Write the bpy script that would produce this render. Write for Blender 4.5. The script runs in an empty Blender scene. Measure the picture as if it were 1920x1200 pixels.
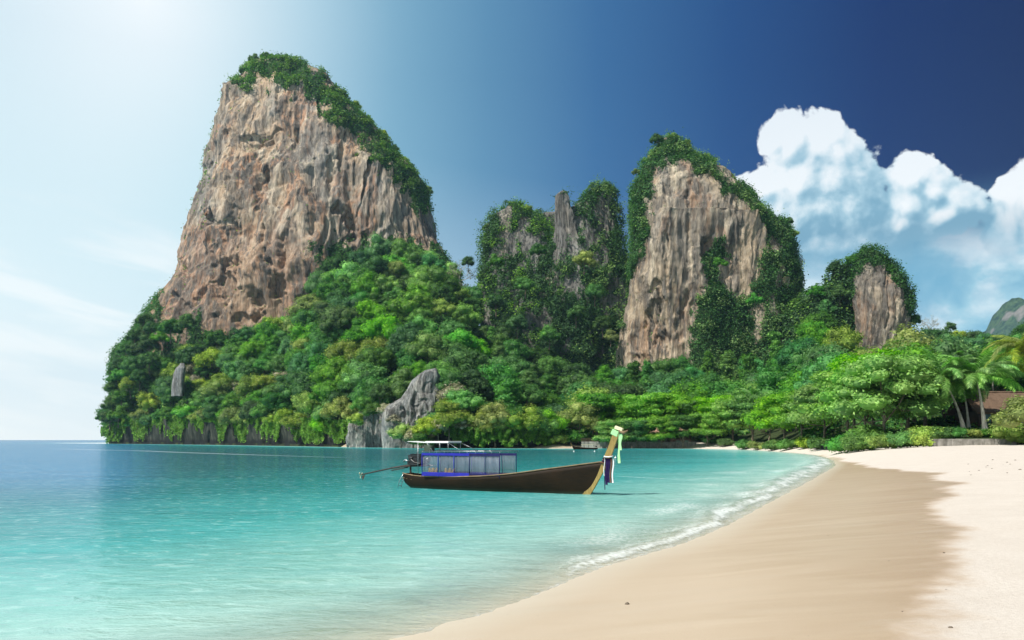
import bpy, math, random
import numpy as np
random.seed(7)
PI = math.pi
C = bpy.context.scene.collection
# ------------------------------------------------------------------ camera
F = 1507.0; CX = 960.0; HY = 824.0; H = 2.6        # focal length in px of a 1920 px frame, horizon row, eye height (m)
cam = bpy.data.cameras.new('camera'); co = bpy.data.objects.new('camera', cam); C.objects.link(co)
cam.sensor_width = 36; cam.lens = 36*F/1920; cam.shift_y = (HY-600)/1920
cam.clip_start = 0.05; cam.clip_end = 60000
co.location = (0, 0, H); co.rotation_euler = (PI/2, 0, 0)
bpy.context.scene.camera = co
sc = bpy.context.scene
sc.view_settings.view_transform = 'Standard'; sc.view_settings.look = 'None'
sc.view_settings.exposure = 0.35; sc.view_settings.gamma = 1
sc.cycles.max_bounces = 6; sc.cycles.transparent_max_bounces = 12
# ------------------------------------------------------------------ sun + sky
SUN_EL = 50.0; SUN_AZ = -130.0          # azimuth from +Y, clockwise positive (negative = left, behind the camera)
e, a = math.radians(SUN_EL), math.radians(SUN_AZ)
sdir = (math.sin(a)*math.cos(e), math.cos(a)*math.cos(e), math.sin(e))
sl = bpy.data.lights.new('sun', 'SUN'); sl.energy = 4.6; sl.angle = math.radians(0.5); sl.color = (1, 0.95, 0.86)
so = bpy.data.objects.new('sun', sl); C.objects.link(so)
from mathutils import Vector
so.rotation_euler = Vector(sdir).to_track_quat('Z', 'Y').to_euler(); so.location = (-200, -100, 300)

def lin(r, g, b):
    f = lambda c: (c/255/12.92) if c/255 <= .04045 else ((c/255+.055)/1.055)**2.4
    return (f(r), f(g), f(b), 1)

class NT:
    """tiny node helper"""
    def __init__(s, tree): s.t = tree; s.n = tree.nodes; s.l = tree.links
    def node(s, typ, **kw):
        n = s.n.new(typ)
        for k, v in kw.items(): setattr(n, k, v)
        return n
    def put(s, sock, v):
        if v is None: return
        if hasattr(v, 'is_output') or isinstance(v, bpy.types.NodeSocket): s.l.new(v, sock)
        else:
            if isinstance(v, tuple) and len(v) == 4 and sock.type == 'VECTOR': v = v[:3]
            sock.default_value = v
    def math(s, op, a, b=None, c=None, clamp=False):
        n = s.node('ShaderNodeMath', operation=op); n.use_clamp = clamp
        s.put(n.inputs[0], a); s.put(n.inputs[1], b); s.put(n.inputs[2], c); return n.outputs[0]
    def vmath(s, op, a, b=None, out=0, scale=None):
        n = s.node('ShaderNodeVectorMath', operation=op); s.put(n.inputs[0], a); s.put(n.inputs[1], b)
        if scale is not None: s.put(n.inputs[3], scale)
        return n.outputs[out]
    def mix(s, f, a, b, blend='MIX'):
        n = s.node('ShaderNodeMix', data_type='RGBA', blend_type=blend)
        s.put(n.inputs[0], f); s.put(n.inputs[6], a); s.put(n.inputs[7], b); return n.outputs[2]
    def mr(s, v, a, b, c=0.0, d=1.0, smooth=False):
        n = s.node('ShaderNodeMapRange'); n.interpolation_type = 'SMOOTHSTEP' if smooth else 'LINEAR'; n.clamp = True
        s.put(n.inputs[0], v)
        for i, q in enumerate((a, b, c, d)): s.put(n.inputs[1+i], q)
        return n.outputs[0]
    def noise(s, vec, scale, detail=4, rough=.55, dist=0, out='Fac', ntype='FBM', lac=2.0):
        n = s.node('ShaderNodeTexNoise'); n.noise_type = ntype
        if ntype != 'FBM' or True: n.normalize = True
        s.put(n.inputs['Vector'], vec); s.put(n.inputs['Scale'], scale); n.inputs['Detail'].default_value = detail
        n.inputs['Roughness'].default_value = rough; n.inputs['Distortion'].default_value = dist; n.inputs['Lacunarity'].default_value = lac
        return n.outputs[out]
    def vor(s, vec, scale, feature='F1', out='Distance', rnd=1.0):
        n = s.node('ShaderNodeTexVoronoi', feature=feature); s.put(n.inputs['Vector'], vec); s.put(n.inputs['Scale'], scale)
        n.inputs['Randomness'].default_value = rnd; return n.outputs[out]
    def ramp(s, f, stops, interp='LINEAR'):
        n = s.node('ShaderNodeValToRGB'); cr = n.color_ramp; cr.interpolation = interp
        while len(cr.elements) < len(stops): cr.elements.new(0.5)
        for e_, (p, c_) in zip(cr.elements, stops): e_.position = p; e_.color = c_ if len(c_) == 4 else (*c_, 1)
        s.put(n.inputs[0], f); return n.outputs[0]
    def scalev(s, vec, sx, sy, sz):
        n = s.node('ShaderNodeMapping'); n.inputs['Scale'].default_value = (sx, sy, sz); s.put(n.inputs[0], vec); return n.outputs[0]

world = bpy.data.worlds.new('World'); sc.world = world; world.use_nodes = True
world.cycles.sampling_method = 'MANUAL'; world.cycles.sample_map_resolution = 512
W = NT(world.node_tree); W.n.clear()
wo = W.node('ShaderNodeOutputWorld'); bg = W.node('ShaderNodeBackground')
sky = W.node('ShaderNodeTexSky', sky_type='NISHITA'); sky.sun_disc = False
sky.sun_elevation = e; sky.sun_rotation = a; sky.air_density = 1.0; sky.dust_density = 0.6; sky.ozone_density = 1.6
tc = W.node('ShaderNodeTexCoord'); dirv = tc.outputs['Generated']
sep = W.node('ShaderNodeSeparateXYZ'); W.put(sep.inputs[0], dirv)
dx, dy, dz = sep.outputs
az = W.math('ARCTAN2', dx, dy); el = W.math('ARCSINE', dz)
def AE(px, py):
    A = math.atan((px-CX)/F); return A, math.atan((HY-py)/F*math.cos(A))
# bright veil of haze up in the left of the sky, deep blue to the right, pale towards the horizon
gA, gE = AE(190, 20)
gd = (math.sin(gA)*math.cos(gE), math.cos(gA)*math.cos(gE), math.sin(gE))
dot = W.vmath('DOT_PRODUCT', dirv, gd, out='Value')
ang = W.math('ARCCOSINE', W.math('MINIMUM', dot, 1.0))
qx = W.math('MULTIPLY', W.math('MAXIMUM', W.math('SUBTRACT', az, gA-.02), 0.0), 1.0)
qy = W.math('MULTIPLY', W.math('SUBTRACT', el, gE), .50)
ang = W.math('SQRT', W.math('ADD', W.math('MULTIPLY', qx, qx), W.math('MULTIPLY', qy, qy)))
blue = W.ramp(W.mr(ang, 0.0, 1.15), [(0.0, lin(228,244,248)), (0.05, lin(220,241,246)), (0.12, lin(202,233,241)), (0.21, lin(172,212,227)), (0.30, lin(136,182,205)),
     (0.40, lin(102,151,184)), (0.52, lin(64,114,162)), (0.66, lin(36,80,136)), (0.80, lin(20,52,108)), (1.0, lin(12,32,80))])
G2 = AE(270, -10); g2 = (math.sin(G2[0])*math.cos(G2[1]), math.cos(G2[0])*math.cos(G2[1]), math.sin(G2[1]))
gl2 = W.math('SUBTRACT', 1.0, W.mr(W.math('ARCCOSINE', W.math('MINIMUM', W.vmath('DOT_PRODUCT', dirv, g2, out='Value'), 1.0)), 0, .30), clamp=True)
gl2 = W.math('POWER', gl2, 2.0); blue = W.mix(gl2, blue, (1.15, 1.12, 1.08, 1))
# horizon brightening
eln = W.math('DIVIDE', el, 0.50)
azn = W.mr(az, -0.62, 0.62)
hz_h = W.math('SUBTRACT', 0.42, W.math('MULTIPLY', azn, 0.20))
hz = W.math('SUBTRACT', 1.0, W.mr(W.math('DIVIDE', el, hz_h), 0.0, 1.0, 0, 1), clamp=True)
hz = W.math('POWER', hz, 1.15)
hcol = W.mix(azn, lin(246,251,252), lin(150,196,222))
skyc = W.mix(W.math('MULTIPLY', hz, 0.97), blue, hcol)
# --- clouds
def blob(px, py, rx, ry, w=1.0):
    A, E = AE(px, py); return (A, E, rx/F*math.cos(A)**2, ry/F*math.cos(A), w)
cum = [blob(*b) for b in [
 (1445,262,24,20),(1480,262,45,40),(1540,270,66,46),(1570,290,50,46),(1500,345,75,62),(1560,345,78,80),(1440,350,60,30),(1590,395,66,70),(1530,400,90,60),(1480,420,90,60),(1618,450,84,62),
 (1712,345,46,42),(1700,390,46,44),(1745,365,50,42),(1790,385,50,42),(1755,410,70,36),(1690,425,34,28),
 (1895,370,34,46),(1925,380,44,60),(1885,430,46,46),(1930,440,50,70),(1970,350,60,70),(1550,470,120,44)]]
g = bpy.data.node_groups.new('cloud_density', 'ShaderNodeTree')
g.interface.new_socket('Az', in_out='INPUT', socket_type='NodeSocketFloat'); g.interface.new_socket('El', in_out='INPUT', socket_type='NodeSocketFloat')
g.interface.new_socket('D', in_out='OUTPUT', socket_type='NodeSocketFloat')
G = NT(g); gi = G.node('NodeGroupInput'); go = G.node('NodeGroupOutput')
cmb = G.node('ShaderNodeCombineXYZ'); G.put(cmb.inputs[0], gi.outputs[0]); G.put(cmb.inputs[1], gi.outputs[1])
acc = None
wob = G.noise(cmb.outputs[0], 14, 2, .5, out='Color')
wv = G.vmath('MULTIPLY', G.vmath('SUBTRACT', wob, (.5,.5,.5)), (.030,.030,0))
pv = G.vmath('ADD', cmb.outputs[0], wv)
for (A, E, rx, ry, w) in cum:
    v = G.vmath('LENGTH', G.vmath('MULTIPLY', G.vmath('SUBTRACT', pv, (A, E, 0)), (1/rx, 1/ry, 0)), out='Value')
    d = G.math('SUBTRACT', 1.42, v)
    acc = d if acc is None else G.math('SMOOTH_MAX', acc, d, 0.25)
b1 = G.vor(pv, 26, 'SMOOTH_F1'); b2 = G.vor(pv, 60, 'SMOOTH_F1'); b3 = G.vor(pv, 130, 'SMOOTH_F1'); nf = G.noise(pv, 90, 7, .62)
bill = G.math('ADD', G.math('MULTIPLY', G.math('SUBTRACT', .45, b1), .55), G.math('MULTIPLY', G.math('SUBTRACT', .45, b2), .42))
bill = G.math('ADD', bill, G.math('MULTIPLY', G.math('SUBTRACT', .45, b3), .26))
bill = G.math('ADD', bill, G.math('MULTIPLY', G.math('SUBTRACT', nf, .5), .55))
G.put(go.inputs[0], G.math('ADD', acc, bill))
def dens(off=(0, 0)):
    n = W.node('ShaderNodeGroup'); n.node_tree = g
    W.put(n.inputs[0], W.math('ADD', az, off[0])); W.put(n.inputs[1], W.math('ADD', el, off[1])); return n.outputs[0]
D0 = dens(); D1 = dens((-0.008, 0.011)); D2 = dens((-0.022, 0.036)); D3 = dens((-0.045, 0.060))
grad = W.math('ADD', W.math('MULTIPLY', W.math('SUBTRACT', D0, D1), .9), W.math('MULTIPLY', W.math('SUBTRACT', D0, D2), .30)); grad = W.math('ADD', grad, W.math('MULTIPLY', W.math('SUBTRACT', D0, D3), .22))
lit = W.mr(grad, -0.75, 1.35, 0, 1, True)  # sunward and shaded sides of the billows, painted into the cloud colour
lowf = W.mr(el, AE(1550, 470)[1], AE(1550, 250)[1], 0, 1)
lit = W.math('ADD', lit, W.math('MULTIPLY', W.math('SUBTRACT', lowf, .5), .40), clamp=True)
ccol = W.ramp(lit, [(0, lin(132,176,198)), (.30, lin(176,208,222)), (.55, lin(220,235,241)), (.85, lin(253,254,254))])
calp = W.mr(D0, 0.16, 0.34, 0, 1, True)
fadeb = W.mr(el, AE(1550, 540)[1], AE(1550, 400)[1], 0, 1, True)
front = W.math('GREATER_THAN', dy, 0.05)
calp = W.math('MULTIPLY', W.math('MULTIPLY', calp, fadeb), front)
# soft hazy cloud bank low on the right
cv = W.node('ShaderNodeCombineXYZ'); W.put(cv.inputs[0], az); W.put(cv.inputs[1], W.math('MULTIPLY', el, 1.5))
sn = W.noise(cv.outputs[0], 6.5, 7, .55, .4)
bank_r = W.math('MULTIPLY', W.mr(az, AE(1280, 0)[0], AE(1560, 0)[0], 0, 1, True), W.math('SUBTRACT', 1.0, W.mr(el, AE(1700, 540)[1], AE(1700, 400)[1], 0, 1, True)))
bank = W.math('MULTIPLY', bank_r, W.mr(sn, .38, .62, .15, 1, True))
bcol = W.ramp(W.mr(W.noise(cv.outputs[0], 9, 6, .55, .3), .36, .64), [(0, lin(120,178,206)), (.4, lin(170,210,225)), (.7, lin(226,239,244)), (1, lin(250,252,252))])
plain = skyc
skyc = W.mix(W.math('MULTIPLY', W.math('MULTIPLY', W.mr(az, AE(1250, 0)[0], AE(1500, 0)[0], 0, 1, True), W.mr(el, AE(1700, 330)[1], AE(1700, 520)[1], 0, 1, True)), .92), skyc, lin(122,178,206))
skyc = W.mix(bank, skyc, bcol)
skyc = W.mix(calp, skyc, ccol)
# thin streaks at left
cs = W.node('ShaderNodeCombineXYZ'); W.put(cs.inputs[0], W.math('MULTIPLY', az, 1.0)); W.put(cs.inputs[1], W.math('MULTIPLY', W.math('ADD', el, W.math('MULTIPLY', az, 0.17)), 6.0))
st = W.noise(cs.outputs[0], 4.2, 6, .5, .3)
sm = W.math('MULTIPLY', W.mr(st, .46, .66, 0, 1, True), W.math('MULTIPLY', W.mr(el, .30, .18, 0, 1, True), W.mr(az, -.28, -.42, 0, 1, True)))
plain = W.mix(W.math('MULTIPLY', sm, .85), plain, lin(244,250,251))
ssep = W.math('MULTIPLY', 1.0, 1.0)
# the physical sky supplies part of the light; the sky seen is that sky under its veil of haze and cloud
nis = W.vmath('SCALE', sky.outputs[0], scale=0.10)
expo = 2**sc.view_settings.exposure
# the sky is seen through the sea air in the scene: brighter low down, a little deeper higher up
cl_ = W.mr(el, 0.0, .42); cc_ = W.node('ShaderNodeCombineXYZ')
for i_, (lo, hi) in enumerate(((1.26, .82), (1.24, .90), (1.20, .97))): W.put(cc_.inputs[i_], W.math('DIVIDE', W.mr(cl_, 0, 1, lo, hi), expo))
comp = cc_.outputs[0]
def back(colr):
    b_ = W.node('ShaderNodeBackground'); W.put(b_.inputs[0], W.mix(0.98, nis, W.vmath('MULTIPLY', colr, comp))); return b_
W.n.remove(bg); bA = back(plain); bB = back(skyc)
regn = W.math('MULTIPLY', W.math('MULTIPLY', W.math('GREATER_THAN', az, .17), W.math('LESS_THAN', az, .85)), W.math('MULTIPLY', front, W.math('LESS_THAN', el, .46)))
msw = W.node('ShaderNodeMixShader'); W.put(msw.inputs[0], regn); W.l.new(bA.outputs[0], msw.inputs[1]); W.l.new(bB.outputs[0], msw.inputs[2])
W.l.new(msw.outputs[0], wo.inputs[0])

# ------------------------------------------------------------------ numpy helpers
_perm = {}
def perlin(p, seed=0):
    if seed not in _perm:
        r = np.random.RandomState(seed); pm = r.permutation(256); gv = r.normal(size=(256, 3)); gv /= np.linalg.norm(gv, axis=1)[:, None]
        _perm[seed] = (np.concatenate([pm, pm]), gv.astype(np.float32))
    pm, gv = _perm[seed]
    p = np.asarray(p, dtype=np.float32); i = np.floor(p).astype(np.int64); f = p-i; i &= 255
    u = f*f*f*(f*(f*6-15)+10); out = 0
    for a_ in (0, 1):
        for b_ in (0, 1):
            for c_ in (0, 1):
                h = pm[pm[pm[(i[..., 0]+a_) & 255]+((i[..., 1]+b_) & 255)]+((i[..., 2]+c_) & 255)]
                gg = gv[h]; d = gg[..., 0]*(f[..., 0]-a_)+gg[..., 1]*(f[..., 1]-b_)+gg[..., 2]*(f[..., 2]-c_)
                w = (u[..., 0] if a_ else 1-u[..., 0])*(u[..., 1] if b_ else 1-u[..., 1])*(u[..., 2] if c_ else 1-u[..., 2])
                out = out+w*d
    return out*1.6
def fbm(p, o=4, seed=0, g_=.5):
    s = 0; am = 1; p = np.asarray(p, dtype=np.float32)
    for k in range(o): s = s+am*perlin(p*(2**k)+k*7.3, seed+k); am *= g_
    return s
def ridge(p, o=3, seed=0):
    s = 0; am = 1
    for k in range(o): s = s+am*(1-np.abs(perlin(p*(2.1**k)+k*3.1, seed+k))*2.2); am *= .5
    return s
def st_(*a): return np.stack(np.broadcast_arrays(*a), -1)
def sstep(x, a_, b_):
    t = np.clip((x-a_)/(b_-a_), 0, 1); return t*t*(3-2*t)
def P(px, py, d): return ((px-CX)/F*d, d, H-(py-HY)/F*d)
def G0(px, py, z=0.0):
    d = F*(H-z)/(py-HY); return ((px-CX)/F*d, d)
def inpoly(x, y, poly):
    poly = np.asarray(poly, float); ins = np.zeros(np.shape(x), bool); n = len(poly)
    for i in range(n):
        x1, y1 = poly[i]; x2, y2 = poly[(i+1) % n]
        if y1 == y2: continue
        c = ((y1 > y) != (y2 > y)) & (x < (x2-x1)*(y-y1)/(y2-y1)+x1); ins ^= c
    return ins
def dline(x, y, pl):
    best = np.full(np.shape(x), 1e9)
    for (x1, y1), (x2, y2) in zip(pl[:-1], pl[1:]):
        ex, ey = x2-x1, y2-y1; L = ex*ex+ey*ey
        t = np.clip(((x-x1)*ex+(y-y1)*ey)/L, 0, 1)
        best = np.minimum(best, np.hypot(x-x1-t*ex, y-y1-t*ey))
    return best
def catmull(pts, n=6):
    pts = [np.array(p, float) for p in pts]; out = []
    for i in range(len(pts)-1):
        p0 = pts[max(i-1, 0)]; p1 = pts[i]; p2 = pts[i+1]; p3 = pts[min(i+2, len(pts)-1)]
        for k in range(n):
            t = k/n; out.append(.5*((2*p1)+(-p0+p2)*t+(2*p0-5*p1+4*p2-p3)*t*t+(-p0+3*p1-3*p2+p3)*t**3))
    out.append(pts[-1]); return [tuple(o) for o in out]
def mesh_np(name, V, Fc, mat=None, smooth=True, attrs=None, mats=None, mi=None):
    V = np.asarray(V, np.float32); Fc = np.asarray(Fc, np.int32); k = Fc.shape[1]
    me = bpy.data.meshes.new(name); me.vertices.add(len(V)); me.vertices.foreach_set('co', V.ravel())
    me.loops.add(Fc.size); me.loops.foreach_set('vertex_index', Fc.ravel())
    me.polygons.add(len(Fc)); me.polygons.foreach_set('loop_start', np.arange(0, Fc.size, k, dtype=np.int32))
    me.polygons.foreach_set('loop_total', np.full(len(Fc), k, np.int32))
    me.polygons.foreach_set('use_smooth', np.full(len(Fc), smooth, bool))
    for m in (mats or ([mat] if mat else [])): me.materials.append(m)
    if mi is not None: me.polygons.foreach_set('material_index', np.asarray(mi, np.int32))
    me.update(calc_edges=True)
    for an, av in (attrs or {}).items():
        at = me.attributes.new(an, 'FLOAT', 'POINT'); at.data.foreach_set('value', np.asarray(av, np.float32).ravel())
    return me
def grid_faces(nu, nv, wrap=False):
    u = np.arange(nu if wrap else nu-1); v = np.arange(nv-1)
    U, V_ = np.meshgrid(u, v, indexing='ij'); U2 = (U+1) % nu
    return np.stack([U*nv+V_, U2*nv+V_, U2*nv+V_+1, U*nv+V_+1], -1).reshape(-1, 4)
def ob(name, me, parent=None, loc=(0, 0, 0)):
    o = bpy.data.objects.new(name, me); C.objects.link(o); o.location = loc
    if parent: o.parent = parent
    return o
def tag(o, label=None, cat=None, group=None, kind=None):
    if label: o['label'] = label
    if cat: o['category'] = cat
    if group: o['group'] = group
    if kind: o['kind'] = kind
    return o
class MB:
    """collects simple solids into one mesh"""
    def __init__(s): s.v = []; s.f = []
    def add(s, V, Fc):
        o = len(s.v); s.v += [tuple(map(float, p)) for p in V]; s.f += [tuple(int(i)+o for i in q) for q in Fc]; return s
    def box(s, c, d, rz=0, bev=0.0, rx=0, ry=0):
        hx, hy, hz_ = d[0]/2, d[1]/2, d[2]/2
        from mathutils import Euler
        R = Euler((rx, ry, rz)).to_matrix()
        if bev <= 0:
            V = [(x, y, z) for x in (-hx, hx) for y in (-hy, hy) for z in (-hz_, hz_)]
            Fc = [(0,1,3,2),(4,6,7,5),(0,4,5,1),(2,3,7,6),(0,2,6,4),(1,5,7,3)]
        else:
            V = []; b = bev
            for z, i_ in ((-hz_, b), (-hz_+b, 0), (hz_-b, 0), (hz_, b)):
                x, y = hx-i_, hy-i_; q = b if i_ == 0 else 0
                V += [(-x+q, -y, z), (x-q, -y, z), (x, -y+q, z), (x, y-q, z), (x-q, y, z), (-x+q, y, z), (-x, y-q, z), (-x, -y+q, z)]
            Fc = [tuple(reversed(range(8))), tuple(range(24, 32))]
            for r in range(3):
                for k in range(8): Fc.append((r*8+k, r*8+(k+1) % 8, r*8+8+(k+1) % 8, r*8+8+k))
        V = [tuple(R @ Vector(p)+Vector(c)) for p in V]; return s.add(V, Fc)
    def tube(s, pts, rad, n=8, cap=True):
        pts = [Vector(p) for p in pts]; m = len(pts); rad = rad if hasattr(rad, '__len__') else [rad]*m
        V = []; up = None
        for i, p in enumerate(pts):
            t = (pts[min(i+1, m-1)]-pts[max(i-1, 0)]).normalized()
            if up is None: up = t.orthogonal().normalized()
            up = (up-t*up.dot(t)); up = up.normalized() if up.length > 1e-6 else t.orthogonal().normalized()
            b = t.cross(up)
            for k in range(n):
                w = 2*PI*k/n; V.append(tuple(p+(up*math.cos(w)+b*math.sin(w))*rad[i]))
        Fc = [(i*n+k, i*n+(k+1) % n, (i+1)*n+(k+1) % n, (i+1)*n+k) for i in range(m-1) for k in range(n)]
        if cap: Fc += [tuple(reversed(range(n))), tuple(range((m-1)*n, m*n))]
        return s.add(V, Fc)
    def ball(s, c, r, nu=10, nv=7, sc_=(1, 1, 1)):
        V = []; 
        for j in range(nv+1):
            ph = PI*j/nv
            for i in range(nu):
                th = 2*PI*i/nu; V.append((c[0]+r*sc_[0]*math.sin(ph)*math.cos(th), c[1]+r*sc_[1]*math.sin(ph)*math.sin(th), c[2]+r*sc_[2]*math.cos(ph)))
        Fc = [(j*nu+i, (j+1)*nu+i, (j+1)*nu+(i+1) % nu, j*nu+(i+1) % nu) for j in range(nv) for i in range(nu)]
        return s.add(V, Fc)
    def build(s, name, mat, parent=None, smooth=False, loc=(0, 0, 0)):
        me = bpy.data.meshes.new(name); me.from_pydata(s.v, [], s.f); me.materials.append(mat)
        if smooth: me.polygons.foreach_set('use_smooth', [True]*len(me.polygons))
        me.update(); return ob(name, me, parent, loc)
def empty(name, loc, rz=0, sc_=1.0):
    o = bpy.data.objects.new(name, None); C.objects.link(o); o.location = loc; o.rotation_euler = (0, 0, rz); o.scale = (sc_,)*3; return o
def copy_tree(o, parent=None):
    c = o.copy(); C.objects.link(c); c.parent = parent
    for ch in list(o.children): copy_tree(ch, c)
    return c

# ------------------------------------------------------------------ materials
def newmat(name):
    m = bpy.data.materials.new(name); m.use_nodes = True; n = NT(m.node_tree); n.n.clear()
    out = n.node('ShaderNodeOutputMaterial'); return m, n, out
def principled(n, out, col, rough=.7, spec=.3, bump=None, bstr=.4, bdist=.1, metal=0, **kw):
    b = n.node('ShaderNodeBsdfPrincipled'); n.put(b.inputs['Base Color'], col); n.put(b.inputs['Roughness'], rough)
    n.put(b.inputs['Specular IOR Level'], spec); n.put(b.inputs['Metallic'], metal)
    if bump is not None:
        bn = n.node('ShaderNodeBump'); bn.inputs['Strength'].default_value = bstr; bn.inputs['Distance'].default_value = bdist
        n.put(bn.inputs['Height'], bump); n.l.new(bn.outputs[0], b.inputs['Normal'])
    if out is not None: n.l.new(b.outputs[0], out.inputs[0])
    return b
def simple(name, col, rough=.6, spec=.3, metal=0, var=.25, scale=8, bs=.15):
    m, n, out = newmat(name); tcx = n.node('ShaderNodeTexCoord').outputs['Object']
    v = n.noise(tcx, scale, 5, .6)
    c = n.mix(n.mr(v, .3, .7), tuple(x*(1-var) for x in col[:3])+(1,), tuple(min(1, x*(1+var)) for x in col[:3])+(1,))
    principled(n, out, c, rough, spec, v, bs, .02, metal); return m
def leafmat(name, c1, c2, c3, trans=.42, rnd=.30):
    m, n, out = newmat(name)
    geo = n.node('ShaderNodeNewGeometry'); oi = n.node('ShaderNodeObjectInfo')
    r = geo.outputs['Random Per Island']
    c = n.ramp(r, [(0, c1), (.55, c2), (.9, c3), (1, tuple(min(1, x*1.25) for x in c3))])
    tcx = n.node('ShaderNodeTexCoord').outputs['Object']
    ns = n.noise(tcx, .30, 3, .6)
    hs = n.node('ShaderNodeHueSaturation'); n.put(hs.inputs['Color'], c)
    n.put(hs.inputs['Hue'], n.mr(oi.outputs['Random'], 0, 1, .5-.035*rnd*2, .5+.035*rnd*2))
    n.put(hs.inputs['Value'], n.math('MULTIPLY', n.mr(n.math('FRACT', n.math('MULTIPLY', oi.outputs['Random'], 7.13)), 0, 1, 1-rnd, 1+rnd), n.mr(ns, .35, .65, .75, 1.38)))
    n.put(hs.inputs['Saturation'], n.mr(n.math('FRACT', n.math('MULTIPLY', oi.outputs['Random'], 3.71)), 0, 1, .8, 1.1))
    b = principled(n, None, hs.outputs[0], .5, .25)
    tr = n.node('ShaderNodeBsdfTranslucent'); n.put(tr.inputs[0], n.mix(1.0, hs.outputs[0], (1.1, 1.3, .6, 1), 'MULTIPLY'))
    ms = n.node('ShaderNodeMixShader'); ms.inputs[0].default_value = trans
    n.l.new(b.outputs[0], ms.inputs[1]); n.l.new(tr.outputs[0], ms.inputs[2]); n.l.new(ms.outputs[0], out.inputs[0]); return m
ML = dict(
 beach=leafmat('leaf_beach_almond', (.085,.235,.022), (.155,.365,.032), (.26,.48,.05), rnd=.12),
 dark=leafmat('leaf_dark', (.030,.090,.020), (.055,.150,.030), (.100,.225,.040)),
 mid=leafmat('leaf_mid', (.045,.145,.024), (.085,.240,.036), (.155,.345,.052)),
 bright=leafmat('leaf_bright', (.075,.235,.026), (.135,.350,.040), (.23,.465,.058)),
 teal=leafmat('leaf_bluish', (.036,.135,.034), (.066,.220,.052), (.12,.310,.080)),
 yellow=leafmat('leaf_yellow', (.13,.20,.035), (.25,.34,.058), (.40,.48,.10)),
 pale=leafmat('leaf_pale_blossom', (.16,.16,.08), (.30,.28,.17), (.46,.40,.30), trans=.2),
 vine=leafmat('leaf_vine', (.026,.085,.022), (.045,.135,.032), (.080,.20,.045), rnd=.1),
 viney=leafmat('leaf_vine_yellowish', (.075,.17,.032), (.13,.27,.045), (.22,.37,.07), rnd=.1),  # lighter, yellower vine leaves, mixed in by noise
 palm=leafmat('leaf_palm', (.085,.24,.045), (.15,.36,.065), (.27,.50,.12), trans=.3, rnd=.2),
 palmy=leafmat('leaf_palm_yellowish', (.12,.17,.024), (.20,.27,.035), (.30,.36,.06), trans=.35, rnd=.2))
def barkmat(name, c1, c2, sc_=3):
    m, n, out = newmat(name); t = n.node('ShaderNodeTexCoord').outputs['Object']
    v = n.noise(n.scalev(t, 1, 1, .35), sc_, 6, .65)
    principled(n, out, n.mix(n.mr(v, .35, .65), c1, c2), .85, .15, v, .5, .1); return m
BARK = barkmat('bark', (.10,.075,.05,1), (.24,.20,.15,1)); BARKP = barkmat('bark_pale', (.30,.27,.22,1), (.52,.48,.42,1)); 
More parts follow.
